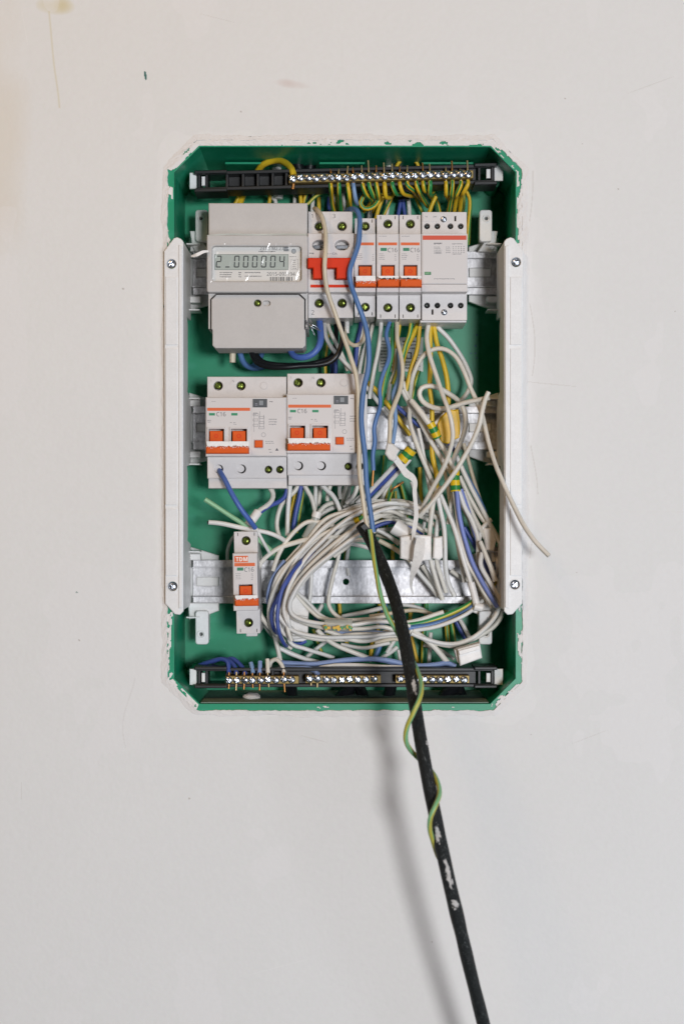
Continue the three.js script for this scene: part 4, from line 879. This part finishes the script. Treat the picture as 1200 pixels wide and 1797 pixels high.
// ---------------------------------------------------------------- the coil over the lowest rail
{
  const g = 'strands of the wire coil', lw = 'white strand of the wire coil over the lowest rail', lb = 'dark blue strand of the wire coil over the lowest rail';
  const W = (z, p, m = M.white, r = 4.4) => wire(WW, lw, g, m, r * 0.95, z, p, {});
  const B = (z, p) => wire(BW, lb, 'dark blue strands of the wire coil', M.navy, 3.9, z, p, {});
  W(-30, '768,912,-44 750,897,-40 728,886 700,879 673,879 647,883 620,893 598,906 572,925 547,948 524,971 502,998 484,1030,-26 472,1062 472,1088 480,1108,-32 490,1118,-40');
  W(-24, '735,898,-36 720,890 700,886 673,887 647,892 625,902 600,918 572,940 545,966 520,992 500,1020 486,1052 483,1085 489,1110 500,1128,-34');
  W(-34, '660,910,-36 640,908 620,916 596,930 570,950 545,976 520,1002 504,1030 496,1060 497,1090 503,1112 512,1130 535,1138,-42 560,1147,-46 584,1156,-50', M.whiteCool);
  W(-18, '648,915,-26 637,920 612,934 588,952 560,976 534,1002 516,1026 505,1052 501,1078 504,1102 512,1124,-28', M.white);
  W(-16, '650,925,-22 635,936 610,951 584,971 556,992 532,1015 515,1040 507,1062 512,1076 530,1087 555,1094 580,1096,-18 620,1096 660,1090 690,1092 720,1098,-24', M.whiteCool);
  W(-38, '770,930,-50 753,914 733,904 713,899 693,899 673,903 656,911 636,922 610,944 580,966 552,990 528,1020 514,1050,-34');
  W(-40, '745,934,-46 724,921 707,916 690,913 673,915 655,921 640,930 610,958 586,976');
  W(-42, '742,944,-52 722,934 700,928 680,928 660,931 640,940');
  B(-14, '742,936,-50 724,926 705,920 690,917 673,919 657,925 630,936 600,950 570,968,-38 540,988,-34 512,1010,-27 492,1042,-25 478,1075,-22 480,1100,-22 490,1115,-44');
  B(-36, '692,894 672,896 654,899 625,912 590,935');
  B(-12, '560,965,-40 530,985 512,1006,-14 497,1032,-9 490,1062,-8 488,1090,-8 491,1112,-10 497,1128,-16 504,1134,-44');
  B(-32, '505,1060,-38 502,1087 504,1110 512,1128 524,1131 536,1126,-50');
  wire(BW, 'pale blue strand glinting at the edge of the coil', null, M.paleBlue, 3.4, -30, '500,984,-34 488,1000 478,1018 472,1040 470,1060,-36', {});
  W(-26, '640,948,-30 620,947 600,943 570,943 540,946 515,953 490,962 470,976 456,992 450,1014 450,1044 456,1076 468,1094 480,1108 486,1130 493,1158,-40', M.white, 5);
  W(-22, '590,924,-34 565,917 540,916 522,927 505,945 493,965 484,985 478,1002,-34', M.white, 4.6);
  W(-46, '647,962 630,957 610,954 590,956 566,962 540,975', M.whiteCool, 4.4);
  W(-40, '661,930,-44 681,940 700,955,-48', M.whiteCool, 4.6);
  W(-50, '664,948 690,962 712,978 720,985', M.whiteWarm, 5);
  // more turns of the same coil, each its own wandering path between the outer and inner turns
  const outer = [[720, 884], [690, 878], [655, 880], [620, 892], [590, 910], [560, 934], [530, 962], [505, 992], [486, 1026], [474, 1062], [477, 1094], [490, 1116]];
  const inner = [[705, 925], [685, 918], [660, 924], [632, 942], [606, 960], [582, 978], [556, 1000], [536, 1024], [520, 1048], [512, 1074], [516, 1096], [526, 1112]];
  for (let k = 0; k < 9; k++) {
    const a0 = R(0, 1), a1 = R(0, 1), a2 = R(0, 1), st = k % 3, en = 12 - (k % 2);
    const q = []; for (let i = st; i < en; i++) { const t = i / 11, a = t < 0.5 ? a0 + (a1 - a0) * t * 2 : a1 + (a2 - a1) * (t - 0.5) * 2; q.push(`${(outer[i][0] + (inner[i][0] - outer[i][0]) * a).toFixed(1)},${(outer[i][1] + (inner[i][1] - outer[i][1]) * a).toFixed(1)},${i === st || i === en - 1 ? -48 : -26 - 3 * (k % 6)}`); }
    wire(WW, lw, g, k % 2 ? M.white : M.whiteCool, 4, 0, q.join(' '), {});
  }
  for (let k = 0; k < 5; k++) {
    const j = () => R(-9, 9), z = -28 - 4 * k;
    W(z, [[768, 906], [738, 894], [700, 884], [645, 886], [582, 914], [527, 964], [492, 1018], [484, 1072], [508, 1108], [558, 1122], [620, 1120], [690, 1110], [760, 1096], [822, 1074], [864, 1040]].slice(k % 2, 15 - (k % 3) * 2).map(([x, y], i, a) => `${x + j()},${y + j() * 0.7},${i === 0 || i === a.length - 1 ? -50 : z}`).join(' '), k % 2 ? M.white : M.whiteCool, 4.2);
  }
  // from the coil to the lower bundle
  W(-24, '504,1068,-30 512,1080 530,1091 550,1098 570,1102,-20 600,1104 640,1104 670,1100 695,1106 720,1110,-26', M.white, 4.8);
  W(-36, '517,1040,-38 530,1055 546,1071 560,1082 582,1087 610,1088 650,1086 680,1080,-40', M.white, 4.4);
  W(-40, '522,1040,-44 540,1056 560,1078 574,1086 592,1092', M.whiteCool, 4.2);
  W(-44, '598,958,-48 592,985 585,1010 579,1038 577,1060 583,1074 594,1084 606,1090', M.white, 4.2);
  W(-48, '545,965,-50 546,1000 545,1030 543,1055 540,1068', M.whiteCool, 4.2);
  W(-32, '556,1104,-30 573,1121 590,1132 614,1142 640,1152 652,1158,-40', M.white, 5);
  W(-34, '570,1106,-30 590,1114 610,1121 630,1125 648,1124 668,1118 695,1115 712,1116,-38', M.white, 4.8);
  W(-44, '486,1134,-44 507,1145 532,1155 560,1163,-50', M.whiteCool, 5);
  W(-48, '458,1082,-56 466,1098 476,1112 484,1122', M.whiteCool, 4);
  wire(BW, 'blue wire lying under the horizontal bundle', null, M.paleBlue, 4.6, -36, '568,1106,-36 590,1110 620,1112 660,1110 700,1114 720,1114,-40', {});
  wire(EW, 'green wire lying under the horizontal bundle', null, M.earthGreen, 4.2, -40, '572,1112 590,1118 612,1119 645,1116 670,1116', {});
}

// ---------------------------------------------------------------- wires on the meter-free side of the nest, hanging from the collar
wires(WW, 'white wire hanging from the nest across the lowest rail', 'white wires hanging over the lowest rail', [M.white, M.whiteCool], 4.7, (i) => -24 - (i % 3) * 7, [
  '775,855,-22 762,872 756,905 753,945 756,985 765,1020 776,1052,-40', '764,862,-30 771,890 779,925 782,960 782,995 786,1022 797,1046,-42', '764,960,-34 766,985 773,1008 782,1040,-44', '772,868,-30 782,890 794,918 805,955 814,988 824,1018 833,1052',
  '740,992,-50 752,1010 764,1032 774,1050', '720,985,-48 735,1005 752,1025 768,1046', '790,1000,-52 806,1012 820,1020', '770,905,-44 766,930 764,962', '797,865 790,895 786,920'], {});
wires(BW, ['pale blue core hanging in front from the tape collar to the corner loop', 'pale blue core hanging second from the tape collar', 'dark blue core hanging behind the pale blue ones'], 'blue cores hanging from the collar', [M.periwinkle, M.periwinkle, M.navy], 4.5, (i) => -22 - i * 5, ['800,860,-24 804,890 810,922 818,955 829,988 844,1018 860,1046 872,1066,-30', '808,858,-28 817,886 828,918 838,952 844,985 854,1010 862,1026,-44', '815,925,-46 830,950 844,980 856,1008'], {});
wires(WW, 'white core hanging from the tape collar into the lower corner', 'white cores hanging from the collar', [M.white, M.whiteCool], 4.7, (i) => -26 - (i % 4) * 5, ['796,862,-28 801,895 806,925 813,960 822,990 836,1015 850,1042 862,1060,-34', '804,860,-26 815,888 829,915 838,945 839,975 838,1000,-40', '812,862,-34 826,895 842,928 856,955 866,985,-48', '845,970,-28 842,990 856,1018 872,1044 879,1058 877,1066 868,1062 858,1042 848,1020,-34', '842,950 852,975 862,1000 868,1020'], {});
wires(WW, ['white wire sweeping in the outermost arc down the box side', 'white wire inside the outermost arc, ending at the grey connector', 'short white wire hooked over the grey connector', 'white wire rounding the lower corner under the outer arc'], 'outer arc wires', [M.whiteCool, M.white, M.whiteCool], 4.6, (i) => -34 - 4 * i, ['800,800,-40 812,826 834,872 856,914 874,947 881,972 877,992 868,1012 858,1030,-44', '806,836,-42 826,876 846,910 862,930,-46', '862,912 852,920 843,934 840,950', '868,960,-50 874,1000 876,1035 876,1062 866,1086 848,1106 824,1122,-30 800,1130 772,1128 742,1119 722,1110,-28'], {});
wire(BW, 'blue wire inside the outer arc', null, M.blue, 4.2, -40, '797,795,-44 815,828 836,868 852,900,-46', {});
wire(EW, 'yellow wire outside the outer arc near the bracket', null, M.yellow, 4.2, -40, '878,940,-46 884,965 882,990 874,1010 864,1028,-50', {});
wire(BW, 'pale blue wire beside the outer yellow one', null, M.paleBlue, 4.2, -40, '882,955 881,980 872,1005 860,1026,-46', {});
wire(WW, 'white wire curving round the lower corner above the lever connector', null, M.white, 4.6, -32, '884,1040,-44 885,1062 878,1084 862,1103 842,1116 818,1127 796,1134 770,1130 748,1122 728,1112,-30', {});
wire(WW, 'thick white wire slanting down to the bottom carrier', null, M.white, 5.4, -30, '722,1106,-28 740,1118 758,1133 772,1148 784,1163,-36', {});
wire(BW, 'bright blue wire curving up to the white plug end', null, M.blue, 5.2, -28, '712,1104,-28 740,1099 770,1092 800,1082 822,1070 840,1056,-36', {});
wire(EW, 'green and yellow wire curving up to the white plug end', null, M.earthGreen, 5.2, -30, '708,1098,-30 740,1092 770,1084 800,1073 820,1062 836,1050,-38', {});
wire(WW, 'white wire lying over the green one towards the plug end', null, M.white, 4, -34, '706,1093,-32 740,1086 764,1078 778,1074', {});
{
  const t = thing('plug_end', 'white round plug end over the lowest rail tip', 'connector', P(838, 1072, -0.036));
  part(t, 'stem', tube(catmull(parsePath('826,1022,-30 832,1045,-30 837,1066,-30', 0)), 6.5 * S, { sides: 14 }), M.whitePlastic);
  part(t, 'cap', tube(catmull(parsePath('832,1064,-29 846,1067,-29', 0)), 7.5 * S, { sides: 16 }), M.whitePlastic);
}
wire(EW, 'beige wire beside the blue core in the lower corner', null, M.whiteWarm, 4.2, -36, '828,1000,-36 838,1022 850,1045 864,1066,-38', {});

wires(WW, 'thin loose white wire threading through the nest between rail and coil', 'thin loose wires in the nest', [M.whiteCool, M.white, M.whiteWarm], 3.9, (i) => -40 - (i * 5) % 28, [
  '733,752 742,795 750,836 760,882', '768,785 780,828 788,868 793,908', '812,778 828,830 842,880 854,916', '722,845 734,878 746,908', '688,905 720,913 750,932 778,962', '660,938 692,948 722,968 748,998', '790,898 800,938 807,980 814,1022', '828,896 838,938 843,984',
  '648,1082 690,1076 730,1072 772,1082', '598,1132 640,1137 684,1128', '742,1132 770,1140 797,1156', '706,720 722,760 742,800 766,836', '640,900 668,893 700,891 728,897', '690,840 676,862 664,888', '560,955 590,935 620,921 650,912', '750,898 742,930 738,962', '806,880 822,912 832,942', '658,1128 690,1122 716,1126', '515,1010 535,990 560,970 588,952', '470,1080 478,1104 492,1124 512,1140'], {});

// ---------------------------------------------------------------- wires at the bottom carrier
wires(BW, 'pale blue wire lying along the bottom carrier', 'pale blue wires along the bottom carrier', M.paleBlue, 5, (i) => -26 + 2 * i, ['492,1163,-40 540,1166 575,1164 607,1159 640,1156 668,1157 704,1164 732,1168 760,1167 785,1164 799,1169,-34', '496,1170,-34 520,1173 540,1174 552,1178 557,1184,-22', '600,1163,-40 625,1157 650,1156 680,1160 705,1168', '740,1172,-40 765,1168 790,1166'], { bare: undefined });
wires(WW, 'thin white wire lying along the bottom carrier', 'white wires along the bottom carrier', M.whiteCool, 3.6, -30, ['560,1172,-34 593,1167 640,1167 672,1169 708,1171', '590,1176,-34 640,1174 700,1175', '486,1152,-40 490,1160 494,1168'], {});
{
  const g = 'wires clamped in the short bottom bar';
  const spec = [[402, M.navy, '350,1168,-40 368,1161 388,1156 400,1162'], [415, M.navy, '372,1162,-42 390,1157 404,1161 412,1170'], [429, M.navy, '396,1159,-42 408,1156 419,1164 427,1174'], [443, M.greyBlue, '439,1162,-26 441,1170'], [456, M.paleBlue, '457,1161,-26 457,1170'], [470, M.white, '468,1156,-26 469,1168'], [498, M.white, '472,1172,-30 476,1161 484,1157 492,1164 497,1175']];
  for (const [x, m, p] of spec) wire(m === M.white ? WW : BW, m === M.white ? 'white wire clamped in the short bottom terminal bar' : 'blue wire clamped in the short bottom terminal bar', m === M.white ? 'white ' + g : 'blue ' + g, m, 4.3, -24, `${p} ${x},1181,-22`, { step: 0.002, bare: [`${x},1179,-22 ${x},1190,-22 ${x + R(-1, 2)},${R(1205, 1216)},-21`], bareR: 1.9, bareMat: rnd() > 0.5 ? M.tinned : M.copper });
  wires('copper_stub', 'bare copper stub poking below the middle bottom bar', 'bare stubs under the bottom bars', M.tinned, 1.9, -20, ['546,1188 546,1204', '557,1188 557,1206'], {});
  wires('black_cable', 'black sheathed cable entering through the bottom wall of the box', 'black cables entering at the bottom', M.blackWire, 12, -50, ['512,1234,-46 512,1216 508,1200 505,1176,-62', '590,1236,-44 600,1222 612,1208 618,1180,-62', '640,1236,-46 636,1218 630,1205 628,1178,-64', '676,1236,-44 682,1218 686,1200 688,1178,-62', '772,1236,-46 782,1220 795,1206 800,1180,-64', '808,1236,-50 806,1218 802,1200,-64'], { wob: 0.25 });
  solo('filler_lump', (() => { const q = new THREE.SphereGeometry(1, 18, 10); const a = q.attributes.position; for (let i = 0; i < a.count; i++) { const k = 1 + 0.25 * N3(a.getX(i) * 2, a.getY(i) * 2, a.getZ(i) * 2); a.setXYZ(i, a.getX(i) * k, a.getY(i) * k, a.getZ(i) * k); } q.scale(16 * S, 7 * S, 0.008); q.computeVertexNormals(); const p = P(441, 1222, -0.03); q.translate(p.x, p.y, p.z); return q; })(), M.plaster, 'lump of dried filler on the box floor under the short bar', 'debris');
}

// ---------------------------------------------------------------- the black cable and its spiral earth wire
{
  const t = thing('black_cable', 'thick scuffed black supply cable sagging out of the box', 'cable', P(640, 930, 0.012));
  const c = catmull(parsePath('634,922,6.5 646,940,10.8 660,968,19.3 676,1006,30.1 692,1050,45.2 706,1105,60.3 718,1170,75.3 727,1230,88.3 738,1300,100.1 751,1370,108.7 768,1455,115.2 786,1540,117.3 806,1625,115.2 825,1705,109.8 845,1785,102.3 856,1830,96.9 880,1930,81.1 908,2040,62.4 940,2160,39.0', 0));
  part(t, 'sheath', tube(c, 11.6 * S * 0.92, { sides: 22, wob: 0.07, step: 0.0025, taper: (q) => (q < 0.02 ? 1.0 : 1) , twist: 0.3 }), M.cable);
  // torn lip of the sheath
  part(t, 'torn_lip', poly([[632, 924], [640, 918], [650, 930], [652, 945], [644, 938]], 0.016, 0.0135, { bevel: 0.0004 }), M.black);
  // dried paint on the sheath: thin crusts that follow its round front
  const crust = (s0, s1, a0, a1, sd) => {
    const n = 30, m = 14, pos = [], ind = [], uv = [];
    const keep = (u, v) => { const e = Math.hypot((u - 0.5) * 2, (v - 0.5) * 2); return e + 0.75 * N3(u * 5, v * 3, sd) + 0.4 * N3(u * 13, v * 8, sd) < 0.78; };
    for (let i = 0; i <= n; i++) { const s = s0 + (s1 - s0) * i / n, p = c.getPointAt(s), T = c.getTangentAt(s); let up = new THREE.Vector3(0, 0, 1).addScaledVector(T, -T.z).normalize(); const sv = new THREE.Vector3().crossVectors(T, up);
      for (let j = 0; j <= m; j++) { const a = a0 + (a1 - a0) * j / m, r = 11.6 * S * 0.92 * 1.075; const q = p.clone().addScaledVector(sv, -Math.sin(a) * r).addScaledVector(up, Math.cos(a) * r); pos.push(q.x, q.y, q.z); uv.push(s, a * 0.005); } }
    for (let i = 0; i < n; i++) for (let j = 0; j < m; j++) { if (!keep((i + 0.5) / n, (j + 0.5) / m)) continue; const a = i * (m + 1) + j, b = a + m + 1; ind.push(a, b, a + 1, b, b + 1, a + 1); }
    const q = new THREE.BufferGeometry(); q.setAttribute('position', new THREE.Float32BufferAttribute(pos, 3)); q.setAttribute('uv', new THREE.Float32BufferAttribute(uv, 2)); q.setIndex(ind); q.computeVertexNormals();
    part(t, 'paint_crust', q, M.crust);
  };
  crust(0.455, 0.492, -0.3, 0.6, 3.1); crust(0.412, 0.438, -0.6, 0.2, 7.7); crust(0.503, 0.517, -0.4, 0.7, 9.1); crust(0.316, 0.323, 0.6, 1.5, 2.2); crust(0.235, 0.262, -0.1, 0.6, 5.5);
  // core of the cable that leaves it and winds round outside
  const r1 = 11.6 * S * 0.92 + 3.6 * S;
  const e = wire(EW, 'green and yellow wire spiralling loosely round the black cable', null, M.earthPale, 4.2, 0, '649,930,23.7 652,950,25.8 656,980,32.3 661,1010,38.8 668,1045,47.3 680,1080,53.8 694,1104,56.0 708,1130,56.0 722,1158,62.4 733,1178,79.6 741,1202,94.7 738,1225,103.4 726,1250,105.5 714,1275,103.4 711,1298,99.1 718,1316,92.6 736,1335,92.6 756,1352,99.1 768,1372,109.8 771,1392,118.4 764,1412,126.0 755,1432,127.0 753,1452,122.7 759,1476,116.2 768,1500,107.6 774,1512,105.5', { twist: 6 });
}
renderer.render(scene, camera);
